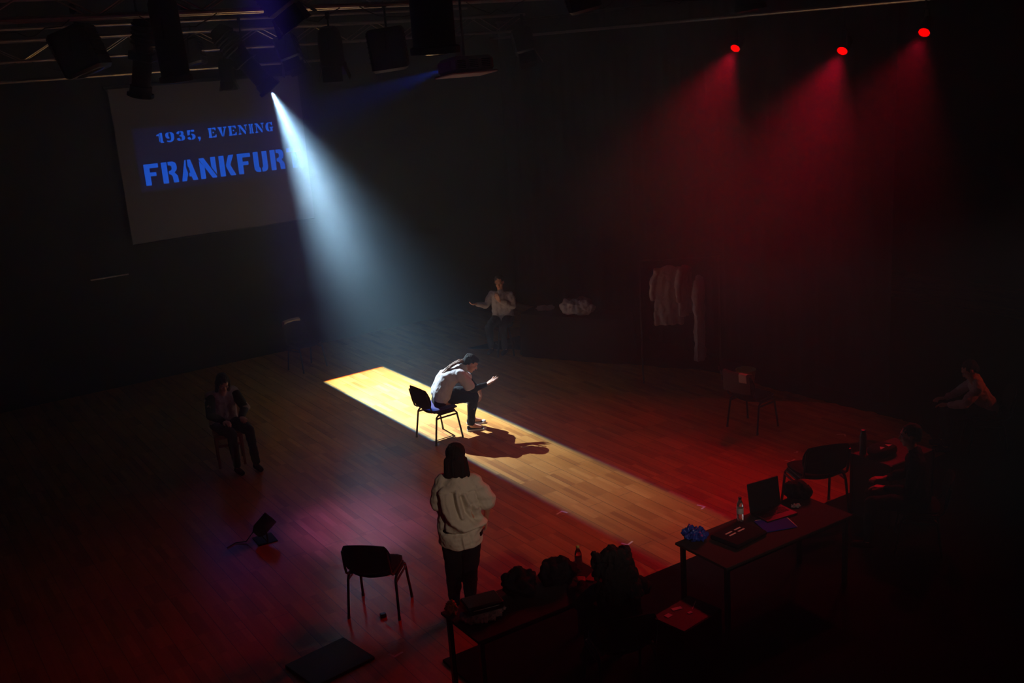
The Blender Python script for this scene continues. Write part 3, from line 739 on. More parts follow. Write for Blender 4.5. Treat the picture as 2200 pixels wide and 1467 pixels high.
def wooden_chair(label, loc, rz):
    t = thing('wooden_chair', label, 'chair', loc, rz)
    squircle_slab(MB(), .40, .40, .03, lambda a, b, s: Vector((b, a, .455 + s)), c=.2).obj('seat', M['wood_red'], t)
    for sx in (1, -1):
        for sy in (1, -1):
            top = .44 if sx > 0 else .86
            MB().box((.175 * sx - (.0 if sx > 0 else .0), .165 * sy, top / 2), (.034, .034, top), bev=.004).obj('leg', M['wood_red'], t)
    for z in (.42, .31): MB().box((.175, 0, z), (.022, .32, .035), bev=.004).obj('front_rail', M['wood_red'], t)
    for sy in (1, -1): MB().box((0, .165 * sy, .42), (.33, .022, .04), bev=.004).box((0, .165 * sy, .22), (.33, .018, .025), bev=.004).obj('side_rail', M['wood_red'], t)
    for z in (.82, .68): MB().box((-.178, 0, z), (.018, .30, .07), bev=.004).obj('back_slat', M['wood_red'], t)
    return t
wooden_chair('reddish wooden chair whose front legs catch the light at far left', (-3.93, 13.66, 0), -1.25)
lp = sitter('person seated at far left in a white top with black sleeves looking down', (-3.97, 13.72, .0), -.95, M['shaded_cotton'],
       dict(hd=(.17, 0, 1.15), f=(.8, -.1, -.6), ch=(.06, 0, .90), sl=(.06, .17, .98), sr=(.06, -.17, .98), el=(.20, .24, .76), er=(.20, -.24, .76), wl=(.40, .10, .70), wr=(.40, -.14, .70), kl=(.50, .14, .54), kr=(.50, -.10, .54), al=(.60, .14, .09), ar=(.54, -.1, .09)), 'long', seat=.46)
u = MB()
for s_, e_, w_ in (((.06, .16, .98), (.20, .24, .76), (.40, .10, .70)), ((.06, -.16, .98), (.20, -.24, .76), (.40, -.14, .70))):
    u.cap(Vector(s_).lerp(Vector(e_), .15), .073, e_, .062).cap(e_, .062, Vector(e_).lerp(Vector(w_), .9), .046)
fuse('black_sleeves', u, .010, M['black_cloth'], lp, 2)

sitter('person in black with a big head of curly hair seated at the bottom, back turned', (.72, 7.72, 0), PI / 2 + .25, M['black_cloth'],
       dict(hd=(.10, .03, 1.10), ch=(.06, 0, .82), sl=(.05, .19, .90), sr=(.05, -.19, .90), el=(.16, .30, .76), er=(.18, -.28, .78), wl=(.42, .18, .80), wr=(.42, -.14, .80), f=(1, .2, -.35)), 'curly', jacket=True)
stacking_chair('black stacking chair under the curly haired person at the bottom', (.70, 7.74, 0), PI / 2 + .25, M['black_cloth'])
sitter('dark seated person in black beside the flight case on the right', (3.95, 9.80, 0), PI - .35, M['black_cloth'],
       dict(hd=(.10, 0, 1.20)), 'short', jacket=True)
stacking_chair('black stacking chair under the dark seated person on the right', (3.95, 9.80, 0), PI - .35, M['black_cloth'])
sitter('person in pale shirt seated in the dark at the far right edge', (5.72, 12.2, 0), PI - .25, M['white_cotton'],
       dict(hd=(.22, 0, 1.02), ch=(.12, 0, .78), sl=(.13, .17, .86), sr=(.13, -.17, .86), el=(.30, .24, .66), er=(.30, -.24, .66), wl=(.46, .12, .62), wr=(.46, -.12, .62), f=(.8, 0, -.6)), 'short')
stacking_chair('black stacking chair under the person in pale shirt at far right', (5.70, 12.2, 0), PI - .25, M['black_cloth'])
stacking_chair('empty black stacking chair standing by the flight case on the right', (3.20, 10.80, 0), PI / 2 + .15, M['black_cloth']).scale = (1.12, 1.12, 1.12)
CB = (Vector((-3.62, 18.05, 0)), -.75)
stacking_chair('black stacking chair with a tan cloth at the foot of the screen wall', CB[0], CB[1], M['black_cloth'])

# --- cloths over chair backs
def cloth_over_back(name, label, cat, base, rz, w, front, back, m, y0=0.0):
    """a cloth folded over the top edge of a stacking chair's backrest"""
    t = thing(name, label, cat, base, rz); n, k = 14, 22; vs = []; tot = front + back + .05
    for side in (0, 1):
        for j in range(k + 1):
            s = j / k * tot
            for i in range(n + 1):
                a = (i / n - .5) * w
                if s < back: x, z, nx, nz = -.345, .835 - (back - s), -1, 0
                elif s < back + .05:
                    q = (s - back) / .05 * PI; x, z, nx, nz = -.312 - .033 * math.cos(q), .835 + .018 * math.sin(q), -math.cos(q), math.sin(q)
                else: x, z, nx, nz = -.279, .835 - (s - back - .05), 1, 0
                dz = .835 - z
                x += .21 * dz * .45 - .045 * (1 - (a / .23) ** 2) + .010
                rip = .007 * math.sin(a * 40 + s * 6) * min(1, abs(dz) * 6)
                ofs = rip + side * .004
                vs.append((x + nx * ofs, a + y0, z + nz * ofs))
    N = (n + 1) * (k + 1); fs = []
    for j in range(k):
        for i in range(n):
            a = j * (n + 1) + i; fs.append((a, a + n + 1, a + n + 2, a + 1)); fs.append((N + a, N + a + 1, N + a + n + 2, N + a + n + 1))
    MB().add(vs, fs).obj('cloth', m, t)
    return t
M['tan_cloth'] = mat('tan_cloth', (.30, .24, .14), .9, var=.2, bump=.3)
M['dull_cloth'] = mat('dull_brown_cloth', (.10, .07, .05), .9, var=.2, bump=.3)
cloth_over_back('draped_jacket', 'tan jacket folded over the chair back by the screen wall', 'jacket', CB[0], CB[1], .34, .28, .34, M['tan_cloth'])
cloth_over_back('draped_cloth', 'dull brown cloth hung over the back of the right chair', 'cloth', CR[0], CR[1], .44, .16, .26, M['dull_cloth'])
cloth_over_back('pale_kerchief', 'small pale kerchief hanging from the right end of the draped chair back', 'kerchief', CR[0] + Vector((.0, .0, .006)), CR[1], .12, .02, .10, M['cream_cotton'], -.14)

# --- bucket
def bucket():
    t = thing('bucket', 'open yellowish bucket on the floor before the black drape', 'bucket', (3.47, 15.25, 0))
    MB().lathe([(0, .004), (.105, .004), (.110, 0), (.145, .27), (.152, .275), (.152, .285), (.142, .285), (.106, .012), (0, .012)], n=32, cap=False).obj('pail', M['yellow'], t)
    MB().tube([(.150 * math.cos(a), .150 * math.sin(a), .262 - .18 * math.sin(a) * 1.0 if False else .265 - .13 * math.sin(a)) for a in [PI * k / 20 for k in range(21)]], .0035).obj('handle', M['alu'], t)
bucket()

# --- tables
def desk(label, corner, L, D, h, group=None):
    """corner nearest the stage at the left; L along the screen wall, D away from it"""
    t = thing('table', label, 'table', corner, RZ_W, group)
    MB().box((L / 2, -D / 2, h - .0125), (L, D, .025), bev=.004).obj('tabletop', M['wood_table'], t)
    for x in (.05, L - .05):
        for y in (-.05, -D + .05): MB().box((x, y, (h - .025) / 2), (.04, .04, h - .025), bev=.003).obj('leg', M['black_metal'], t)
    MB().box((L / 2, -.05, h - .05), (L - .14, .02, .04)).box((L / 2, -D + .05, h - .05), (L - .14, .02, .04)).obj('apron', M['black_metal'], t)
    return t
A1 = Vector((1.34, 8.81, .02)); desk('brown table at right carrying the laptop and blue folder', A1, 1.62, .66, .72)
A3 = Vector((.45, 8.66, .02)) - W2 * 1.42; desk('brown table at the bottom carrying backpacks, bottle and papers', A3, 1.42, .60, .70)
def on1(x, y, z=.7205): return A1 + W2 * x + U2 * y + Vector((0, 0, z))
def on3(x, y, z=.7005): return A3 + W2 * x + U2 * y + Vector((0, 0, z))

def bottle(label, loc, capm):
    t = thing('water_bottle', label, 'bottle', loc)
    MB().lathe([(0, .0), (.028, .0), (.032, .006), (.032, .05), (.030, .06), (.032, .07), (.032, .15), (.028, .175), (.014, .205), (.013, .22), (0, .22)], n=24).obj('body', M['glass'], t)
    MB().lathe([(.0323, .075), (.0327, .076), (.0327, .130), (.0323, .131)], n=24, cap=False).obj('label', M['label'], t)
    MB().lathe([(0, .215), (.0155, .215), (.0155, .235), (.014, .238), (0, .238)], n=16).obj('cap', capm, t)
bottle('clear water bottle with dark cap on the right table before the laptop', on1(.76, .06, .7205), M['black_plastic'])
bottle('clear bottle with yellow cap on the bottom table beside the curly hair', on3(1.30, .17, .7005), M['yellow'])

def laptop():
    t = thing('laptop', 'open black laptop standing on the right table', 'laptop', on1(1.10, .06, .7205), RZ_W - .12)
    MB().box((0, -.12, .010), (.36, .25, .018), bev=.005).obj('base', M['black_plastic'], t)
    k = MB()
    for r in range(5):
        for c in range(13): k.box((-.145 + c * .024, -.06 - r * .022, .0205), (.019, .017, .003))
    k.obj('keyboard', M['black_metal'], t)
    MB().box((0, .028, .152), (.37, .010, .285), rotx(-.16), bev=.004).obj('lid', M['black_plastic'], t)
laptop()
def box_thing(name, label, cat, loc, rz, size, m, bev=.01, extra=None):
    t = thing(name, label, cat, loc, rz); MB().box((0, 0, size[2] / 2), size, bev=bev).obj('body', m, t)
    if extra: extra(t)
    return t
def stripes(t):
    for x, y in ((-.065, .06), (-.065, .015), (.055, .06), (.055, .015)):
        MB().box((x, y, .0462), (.085, .016, .002)).obj('yellow_strip', M['tape'], t)
def zip_(t): MB().tube([(-.15, -.128, .02), (.15, -.128, .02)], .003).obj('zip', M['black_metal'], t)
box_thing('pencil_case', 'flat black case with four pale yellow strips on the right table', 'case', on1(.50, .30, .7205), RZ_W + .1, (.42, .33, .045), M['black_cloth'], .015, stripes)
def sheets(t):
    MB().box((.016, .020, -.0015), (.31, .245, .003), rotz(-.05)).obj('paper_sheet', M['paper'], t)
box_thing('blue_folder', 'bright blue folder lying on white papers on the right table', 'folder', on1(.93, .34, .7240), RZ_W - .35, (.31, .25, .006), M['blue_card'], .001, sheets)
def crumple(name, label, cat, loc, r, m, seed, flat=.5, group=None, sc=9, amp=.05, rz=0.0):
    t = thing(name, label, cat, loc, rz, group); b = MB()
    b.ell((0, 0, r[2] * .95), r, n=20, m=14)
    random.seed(seed)
    for i in range(6):
        a = random.uniform(0, 2 * PI); b.ell((r[0] * .5 * math.cos(a), r[1] * .5 * math.sin(a), r[2] * random.uniform(.6, 1.25)), (r[0] * .5, r[1] * .5, r[2] * .5))
    def d(co, n):
        c = co + n * noise.fractal(co * sc + Vector((seed, 0, 0)), .7, 2, 3) * amp
        if c.z < .004: c.z = .004 + (c.z - .004) * .02
        return c
    fuse('body', b, max(.006, min(r) * .12), m, t, 2, d)
    return t
crumple('plastic_bag', 'crumpled shiny blue bag at the corner of the right table', 'bag', on1(.17, .08, .7205), (.11, .09, .055), mat('blue_plastic_film', (.01, .05, .38), .25, var=.3, bump=.5), 3, sc=22, amp=.04)
crumple('snack_wrapper', 'small crumpled pale wrapper right of the laptop', 'wrapper', on1(1.36, .20, .7205), (.05, .03, .014), M['label'], 5, sc=40, amp=.02)
crumple('shoulder_bag', 'rounded black bag slumped behind the laptop on the right', 'bag', on1(1.50, -.0, .7205) + W2 * .02 + U2 * .06, (.15, .11, .085), M['black_cloth'], 8, amp=.03)
crumple('backpack', 'slumped black backpack on the bottom table nearest the bottle', 'backpack', on3(1.02, .24, .7005), (.17, .15, .12), M['black_cloth'], 11, amp=.04)
crumple('backpack', 'peaked black backpack in the middle of the bottom table', 'backpack', on3(.66, .20, .7005), (.14, .14, .125), M['black_cloth'], 14, amp=.05)
crumple('folded_shirt', 'white shirt lying under the black case on the bottom table', 'shirt', on3(.24, .30, .7005), (.20, .13, .035), M['white_cotton'], 19, sc=18, amp=.03, rz=RZ_W)
def hand_(t):
    MB().tube([(-.11, -.108, .045), (.11, -.108, .045)], .003).obj('metal_edge', M['alu'], t)
box_thing('document_case', 'black document case with a thin metal edge lying on the white shirt', 'case', on3(.24, .28, .7005) + Vector((0, 0, .075)), RZ_W - .2, (.31, .21, .075), M['black_plastic'], .012, hand_)
crumple('snack_bag', 'orange and yellow snack bag at the left end of the bottom table', 'bag', on3(.05, .10, .7005), (.055, .04, .06), mat('orange_foil', (.55, .22, .03), .35, var=.5, vscale=25, bump=.4), 23, sc=30, amp=.03)
box_thing('red_notebook', 'small red notebook on the bottom table beside the curly haired person', 'notebook', on3(1.30, .36, .7005), RZ_W + .5, (.13, .08, .012), mat('red_cover', (.45, .04, .03), .5), .002)
box_thing('note_paper', 'small white slip of paper beside the red notebook', 'paper', on3(1.41, .34, .7005), RZ_W + .9, (.10, .07, .003), M['paper'], 0)
box_thing('phone_case', 'small flat black case lying before the yellow capped bottle', 'case', on3(1.24, .10, .7005), RZ_W - .35, (.17, .09, .02), M['black_plastic'], .006)

def flight_case(label, loc, rz, size):
    t = thing('flight_case', label, 'case', loc, rz); X, Y, Z = size
    MB().box((0, 0, Z / 2), (X, Y, Z), bev=.008).obj('body', M['black_paint'], t)
    for sx in (1, -1):
        for sy in (1, -1): MB().box((sx * X / 2, sy * Y / 2, Z / 2), (.026, .026, Z)).obj('corner_edge', M['black_metal'], t)
    MB().box((0, -Y / 2 - .006, Z * .6), (.14, .012, .10), bev=.004).obj('handle', M['black_metal'], t)
flight_case('black flight case standing at the right behind the empty chair', (3.98, 10.62, .02), RZ_W, (.70, .50, .70))
def patches(t):
    MB().prism([(-.10, -.03), (-.02, -.02), (-.04, .03)], .0, .002, lambda p: Vector((p.x, p.y - .03, .098 + p.z))).prism([(.03, -.03), (.10, -.02), (.05, .035)], .0, .002, lambda p: Vector((p.x, p.y - .03, .098 + p.z))).obj('pale_sticker', M['paper'], t)
t = thing('round_bag', 'round black bag with two pale stickers on top of the flight case', 'bag', (3.84, 10.55, .722), RZ_W)
squircle_slab(MB(), .34, .26, .10, lambda a, b, s: Vector((a, b, .05 + s * (1 - (a / .2) ** 2 * .35))), c=.45).obj('body', M['black_cloth'], t); patches(t)
t = thing('flask', 'tall slim black flask on top of the flight case', 'flask', (3.66, 10.62, .72))
MB().lathe([(0, 0), (.034, 0), (.036, .01), (.036, .20), (.028, .23), (.026, .27), (0, .275)]).obj('body', M['black_plastic'], t)
box_thing('prop_case', 'low black case holding loose papers between the two tables', 'case', (1.30, 8.02, .02), RZ_W + .15, (.50, .36, .46), M['black_paint'], .01)
random.seed(4)
for lab, dx, dy, sz in (('small cream slip of paper on the low black case, nearest the curly hair', -.15, .06, (.06, .05)), ('folded white paper in the middle of the low black case', -.02, .10, (.09, .04)), ('long thin pale stick lying on the low black case', .13, .05, (.14, .006)), ('grey torn paper at the front edge of the low black case', .02, -.02, (.04, .03))):
    box_thing('paper_scrap', lab, 'paper', Vector((1.30, 8.02, .482)) + W2 * dx - U2 * dy, random.uniform(0, 3), (sz[0], sz[1], .003), M['label'], 0)

# --- dressing table with a black cloth, clothes on it, and the rail
def cloth_table(label, c, rz, L, D, h):
    t = thing('draped_table', label, 'table', c, rz); n = 96; rings = []
    for z, k, wob in ((0, 1.05, 1), (h * .5, 1.03, .8), (h - .06, 1.005, .2), (h - .01, 1.0, 0), (h, .985, 0)):
        r = []
        for i in range(n):
            a = 2 * PI * i / n; cx, sy = math.cos(a), math.sin(a); p = 8
            q = (abs(cx) ** p + abs(sy) ** p) ** (-1 / p)
            w = 1 + wob * .018 * math.sin(i * 1.9) / 1
            r.append((cx * q * L / 2 * k * w, sy * q * D / 2 * (k + (w - 1) * 2), z))
        rings.append(r)
    MB().ring(rings).obj('tablecloth', M['curtain'], t)
    return t
cloth_table('long table hidden under a black cloth at the back', (1.12, 17.62, 0), -.51, 1.9, .62, .76)
crumple('clothes_pile', 'pinkish heap of crumpled clothes on the black clothed table', 'clothes', (1.17, 17.50, .762), (.30, .17, .13), M['shaded_cotton'], 31, amp=.07, sc=7, rz=-.4)
crumple('folded_garment', 'small faint garment left of the clothes heap on the back table', 'clothes', (.62, 17.95, .762), (.18, .10, .045), M['shaded_cotton'], 35, amp=.03, sc=9)

RL = Vector((2.62, 15.95, 0)); RLZ = -.10
def clothes_rail():
    t = thing('clothes_rail', 'black wheeled clothes rail in front of the dark drape', 'clothes rail', RL, RLZ)
    MB().tube([(-.62, 0, 1.90), (.62, 0, 1.90)], .014).obj('top_rail', M['black_metal'], t)
    for s in (1, -1):
        MB().tube([(.60 * s, 0, .10), (.60 * s, 0, 1.90)], .014).obj('upright', M['black_metal'], t)
        MB().tube([(.60 * s, -.24, .08), (.60 * s, .24, .08)], .014).obj('foot', M['black_metal'], t)
        for y in (-.22, .22): MB().lathe([(0, -.012), (.034, -.012), (.036, 0), (.034, .012), (0, .012)], (.60 * s, y, .036), roty(PI / 2)).obj('castor', M['black_plastic'], t)
clothes_rail()
def hung_shirt(name, label, x, rz, w, top, bottom, sleeve, m, seed, depth=.07):
    base = RL + rotz(RLZ) @ Vector((x, 0, 0)); t = thing(name, label, 'shirt', base, rz)
    b = MB(); V = Vector
    n = 24; rg = []
    for z, k, dk in ((bottom, 1.0, 1.1), (bottom + .25 * (top - bottom), .95, 1.0), (bottom + .6 * (top - bottom), .88, .95), (top - .16, .86, .9), (top - .06, .72, .8), (top - .02, .42, .7), (top, .22, .7)):
        rg.append([V((w / 2 * k * math.cos(a), depth * dk * math.sin(a) + .018 * math.sin(a * 5 + seed) * (top - z), z)) for a in [2 * PI * i / n for i in range(n)]])
    b.ring(rg)
    for s in (1, -1):
        b.cap((s * w * .36, 0, top - .08), .055, (s * w * .50, .01, top - .30), .052).cap((s * w * .50, .01, top - .30), .052, (s * w * .53, .0, top - sleeve), .042)
    def d(co, n_):
        return co + n_ * (math.sin(co.x * 48 + math.sin(co.z * 5 + seed) * 1.5) * .007 * min(1, (top - co.z) * 2.5) + noise.fractal(co * 8 + V((seed, 0, 0)), .8, 2, 3) * .018)
    fuse('cloth', b, .011, m, t, 2, d)
    MB().tube([(-w * .40, 0, top - .09), (0, 0, top - .005), (w * .40, 0, top - .09)], .008).tube([(0, 0, top - .01), (0, 0, top + .03), (.0, .018, 1.925), (0, 0, 1.935), (0, -.018, 1.915)], .0035).obj('hanger', M['black_metal'], t)
hung_shirt('hanging_shirt', 'large white shirt hanging on the rail, widest and leftmost', -.17, 0, .46, 1.81, .88, .50, M['shaded_cotton'], 1)
hung_shirt('hanging_shirt', 'narrow dim shirt on the rail just right of the large white one', .08, .9, .36, 1.80, 1.02, .52, M['shaded_cotton'], 2, .05)
hung_shirt('hanging_coat', 'long pale coat hanging edge on at the right end of the rail', .30, 1.15, .38, 1.62, .30, .55, M['shaded_cotton'], 3, .06)

# --- the wavy black cloth at the foot of the drape, the drape, an added carpet that keeps the audience side dark
def drape():
    t = thing('black_drape', 'tall black pleated drape closing the back right side of the floor', 'drape', room(4.35, 0, 0), RZ_W)
    n = 300; L = 9.4; mb = MB(); vs = []
    for side in (0, 1):
        for z in (0.01, 2.0, 4.0, 5.6, 5.66):
            for i in range(n + 1):
                y = -.15 - i / n * L
                x = .022 * math.sin(i * .62) + .012 * math.sin(i * 1.37 + z) + side * .006
                vs.append((x * (1 if z < 5.5 else .5), y, z))
    N = n + 1; S = N * 5; fs = []
    for j in range(4):
        for i in range(n):
            a = j * N + i; fs.append((a, a + 1, a + N + 1, a + N)); fs.append((S + a, S + a + N, S + a + N + 1, S + a + 1))
    mb.add(vs, fs).obj('cloth', M['curtain'], t)
    MB().tube([(0, -.1, 5.68), (0, -L - .3, 5.68)], .024).obj('track', M['black_metal'], t)
drape()
def floor_cloth():
    E = [(-.80, 18.55), (-.2, 18.35), (.45, 18.10), (1.10, 17.75), (1.75, 17.0), (2.4, 16.55), (2.96, 16.30), (3.45, 15.75), (3.80, 15.10), (4.10, 14.75), (4.42, 14.30), (4.75, 13.92), (5.05, 13.55), (5.18, 13.30), (5.25, 12.8), (5.2, 12.2), (5.3, 11.6)]
    inner = []
    for k in range(len(E) - 1):
        a, b = Vector((*E[k], 0)), Vector((*E[k + 1], 0))
        for q in range(5): inner.append(a.lerp(b, q / 5) + Vector((.025 * math.sin(k * 5 + q * 1.7), .02 * math.cos(k * 3 + q * 2.3), 0)))
    vs = []; n = len(inner)
    for p in inner:
        s = (p - WALL_O).dot(W2); k = (p - WALL_O).dot(U2)
        o = room(9.5, k)  # cloth carried far past the drape to keep the floor there dark
        vs += [(p.x, p.y, .004), (p.x, p.y, .010), (o.x, o.y, .010), (o.x, o.y, .004)]
    fs = []
    for i in range(n - 1):
        for j in range(4):
            fs.append((i * 4 + j, i * 4 + (j + 1) % 4, i * 4 + 4 + (j + 1) % 4, i * 4 + 4 + j))
    fs += [(0, 3, 2, 1), tuple(n * 4 - 4 + j for j in (0, 1, 2, 3))]
    tag(MB().add(vs, fs).obj('floor_cloth', M['curtain']), 'black cloth with a wavy edge lying along the foot of the drape', 'cloth')
floor_cloth()
o = slab('darkening_carpet', -3.75, 8.0, 11.15, 20.0, .001, .02, M['curtain'], kind=False)  # added sheet, hides the boards so this side stays black
tag(o, 'matt black carpet added to keep the floor under the tables dark', 'carpet')
t = box_thing('black_board', 'flat black board lying on the floor at the bottom edge', 'board', (-1.82, 8.42, .0), .72, (.62, .50, .03), M['black_paint'], .004)
t = box_thing('tape_roll', 'small black block on the floor between the chair and the standing person', 'block', (-1.42, 9.18, 0), .3, (.06, .05, .035), M['black_plastic'], .006)

# --- marks of tape
def tape_mark(x, y, a, label, k=1.0):
    o = MB().prism([(0, 0), (.11 * k, 0), (.11 * k, .022), (.022, .022), (.022, .09 * k), (0, .09 * k)], .0006, .0014, lambda p: rotz(a) @ p).obj('tape_mark', M['tape'], smooth=False)
    o.location = (x, y, 0); tag(o, label, 'tape mark', 'corner marks of pale tape on the floor')
tape_mark(.43, 11.30, -2.30, 'pale corner of tape on the floor right of the standing person')
tape_mark(1.07, 10.30, .9, 'pale corner of tape at the dim end of the light strip, lower edge')
tape_mark(2.06, 11.13, 2.45, 'pale corner of tape left of the laptop, pointing right')
tape_mark(3.33, 12.24, .8, 'pale corner of tape before the far empty chair on the right, nearer us')
tape_mark(4.26, 13.05, 3.0, 'pale corner of tape farthest to the right near the drape')
tape_mark(3.49, 12.52, 1.2, 'tiny scrap of tape just behind another mark on the right', .5)
tape_mark(-1.25, 8.44, .8, 'pale corner of tape at the bottom beside the black board')

# --- floor lantern at the left, in the dark
def floor_lantern():
    t = thing('floor_lantern', 'small black lantern on the floor in the dark at lower left', 'stage light', (-2.95, 11.1, 0), .5)
    MB().lathe([(0, -.12), (.05, -.12), (.085, -.06), (.085, .12), (.09, .125), (.075, .125), (.07, .0), (0, .0)], (0, 0, .17), roty(.9)).obj('housing', M['black_paint'], t)
    MB().tube([(0, -.11, .17), (0, -.115, .05), (0, -.10, .01), (0, .10, .01), (0, .115, .05), (0, .11, .17)], .008).obj('yoke', M['black_metal'], t)
    MB().box((0, 0, .005), (.22, .26, .01)).obj('base_plate', M['black_metal'], t)
    MB().tube([(-.10, 0, .15), (-.2, .05, .02), (-.3, .12, .008), (-.42, .05, .008)], .006).obj('cable', M['cable'], t)
floor_lantern()
box_thing('wall_tray', 'thin pale strip fixed low on the dark wall at far left', 'strip', room(-3.68, .05, 1.92), RZ_W, (.62, .05, .018), M['label'], .003)

# ------------------------------------------------------------------ rig
def truss(label, s0, s1, k, z, sec=.29, group=None, rail=.024):
    """square truss along the screen wall"""
    L = s1 - s0; t = thing('lighting_truss', label, 'truss', room(s0, k, z), RZ_W, group)
    q = sec / 2
    for y in (-q, q):
        for h in (-q, q): MB().tube([(0, y, h), (L, y, h)], rail).obj('chord', M['alu'], t)
    n = int(L / .5); d = MB(); d2 = MB()
    for y in (-q, q):
        for i in range(n):
            a, b = i * L / n, (i + 1) * L / n; h = q if i % 2 else -q
            d.tube([(a, y, -h), (b, y, h)], .009, 6)
    for h in (-q, q):
        for i in range(n):
            a, b = i * L / n, (i + 1) * L / n; y = q if i % 2 else -q
            d2.tube([(a, -y, h), (b, y, h)], .009, 6)
    d.obj('side_lacing', M['alu'], t); d2.obj('flat_lacing', M['alu'], t)
    c = MB()
    for i in range(int(L / 2.2) + 1):
        c.tube([(i * 2.2 + .3, 0, q), (i * 2.2 + .3, 0, HT - z + .02)], .007, 6)
    c.obj('hanging_chain', M['black_metal'], t)
    random.seed(int(k * 10))
    for i in range(int(L / 1.3)):
        a = i * 1.3 + random.uniform(0, .5); pts = []
        for j in range(9):
            u = j / 8; pts.append((a + u * random.uniform(.75, .85), -q - .03 + .02 * math.sin(u * 9), -q - .02 - .16 * math.sin(PI * u) * random.uniform(.6, 1.0)))
        MB().tube(pts, .006, 5).obj('cable', M['cable'], t)
    return t
truss('silvery lighting truss nearest the screen, behind the lit lantern', -7.2, 4.2, 1.22, 5.62)
truss('second silvery lighting truss overhead, nearer us at the top edge', -7.5, 4.2, 7.6, 5.86)
def pipe(label, s0, s1, k, z, m='alu'):
    t = thing('scaffold_pipe', label, 'pipe', room(s0, k, z), RZ_W)
    MB().tube([(0, 0, 0), (s1 - s0, 0, 0)], .024).obj('tube', M[m], t)
    c = MB()
    for i in range(int((s1 - s0) / 2.4) + 1): c.tube([(i * 2.4 + .4, 0, .02), (i * 2.4 + .4, 0, HT - z + .02)], .006, 6)
    c.obj('hanging_rod', M['black_metal'], t)
pipe('lowest horizontal pipe above the screen', -7.5, .6, .62, 5.20)
pipe('horizontal pipe above the screen from which the lit lantern hangs', -7.5, 2.6, 1.94, 5.90)
pipe('upper horizontal pipe high above the left of the floor', -7.5, 3.6, 4.6, 6.1)
def u_pipe():
    t = thing('scaffold_pipe', 'pipe over the drape that carries the three red lamps', 'pipe', room(4.08, .3, 5.38), RZ_W)
    MB().tube([(0, 0, 0), (0, -12.0, 0)], .024).obj('tube', M['alu'], t)
    c = MB()
    for i in range(5): c.tube([(0, -1 - i * 2.6, .02), (0, -1 - i * 2.6, HT - 5.36)], .006, 6)
    c.obj('hanging_rod', M['black_metal'], t)
u_pipe()

def hang(t, p, up_z, y_half=.18, m='black_metal'):
    """yoke and clamp from a point up to a pipe height (local coordinates, no roll)"""
    MB().tube([(0, -y_half, 0), (0, -y_half, .14), (0, -y_half * .7, .22), (0, y_half * .7, .22), (0, y_half, .14), (0, y_half, 0)], .011).obj('yoke', M[m], t)
    MB().tube([(0, 0, .22), (0, 0, max(.26, up_z))], .012).box((0, 0, max(.24, up_z - .02)), (.05, .06, .09), bev=.01).obj('clamp', M[m], t)

def place_fix(label, loc, d, name='stage_lantern', group=None):
    t = thing(name, label, 'stage light', loc, 0, group); dl = Vector(d).normalized()
    return t, dl, Vector((0, 0, -1)).rotation_difference(dl).to_matrix() @ rotx(PI)
def profile_lantern(label, lens, d, k=1.0, up=.45, lit=False):
    """lens = centre of the front lens; body runs back against the beam"""
    d = Vector(d).normalized(); c = Vector(lens) - d * .42 * k
    t, dl, R = place_fix(label, c, d, 'profile_lantern')
    P = lambda z: dl * z * k
    MB().lathe([(r * k, z * k) for r, z in ((0, -.42), (.07, -.42), (.095, -.38), (.12, -.34), (.12, -.12), (.10, -.08), (.10, -.02), (0, -.02))], (0, 0, 0), R, 24).obj('lamp_house', M['black_paint'], t)
    f = MB()
    for i in range(5): f.lathe([(.124 * k, (-.32 + i * .045) * k), (.136 * k, (-.31 + i * .045) * k), (.136 * k, (-.30 + i * .045) * k), (.124 * k, (-.29 + i * .045) * k)], (0, 0, 0), R, 24)
    f.obj('cooling_fins', M['black_paint'], t)
    MB().box(P(0.0), (.24 * k, .24 * k, .09 * k), R, bev=.01).obj('gate', M['black_metal'], t)
    for i in range(4):
        a = i * PI / 2 + PI / 4; v = R @ Vector((math.cos(a), math.sin(a), 0))
        MB().box(P(0) + v * .16 * k, (.07 * k, .02 * k, .006), R @ rotz(a)).obj('shutter_handle', M['black_metal'], t)
    MB().lathe([(r * k, z * k) for r, z in ((.085, .03), (.095, .05), (.095, .30), (.110, .31), (.110, .405), (.098, .405), (.092, .36), (.085, .06))], (0, 0, 0), R, 24, cap=False).obj('lens_tube', M['black_paint'], t)
    MB().lathe([(0, .355 * k), (.06 * k, .352 * k), (.090 * k, .345 * k), (.090 * k, .335 * k), (0, .335 * k)], (0, 0, 0), R, 24).obj('lens', M['lens_lit'] if lit else M['lens_dark'], t)
    MB().ring([[R @ Vector((x * q * k, y * q * k, z * k)) for x, y in ((-1, -.4), (-.4, -1), (.4, -1), (1, -.4), (1, .4), (.4, 1), (-.4, 1), (-1, .4))] for q, z in ((.125, .38), (.125, .42))], False).obj('colour_frame', M['black_metal'], t)
    hang(t, (0, 0, 0), up, .17 * k)
    return t
M['lens_dark'] = mat('unlit_lens', (.03, .03, .035), .08, spec=.8)
M['lens_lit'] = mat('lit_lens', (.5, .5, .5), .2, emit=(.75, .88, 1.0), estr=2.0)
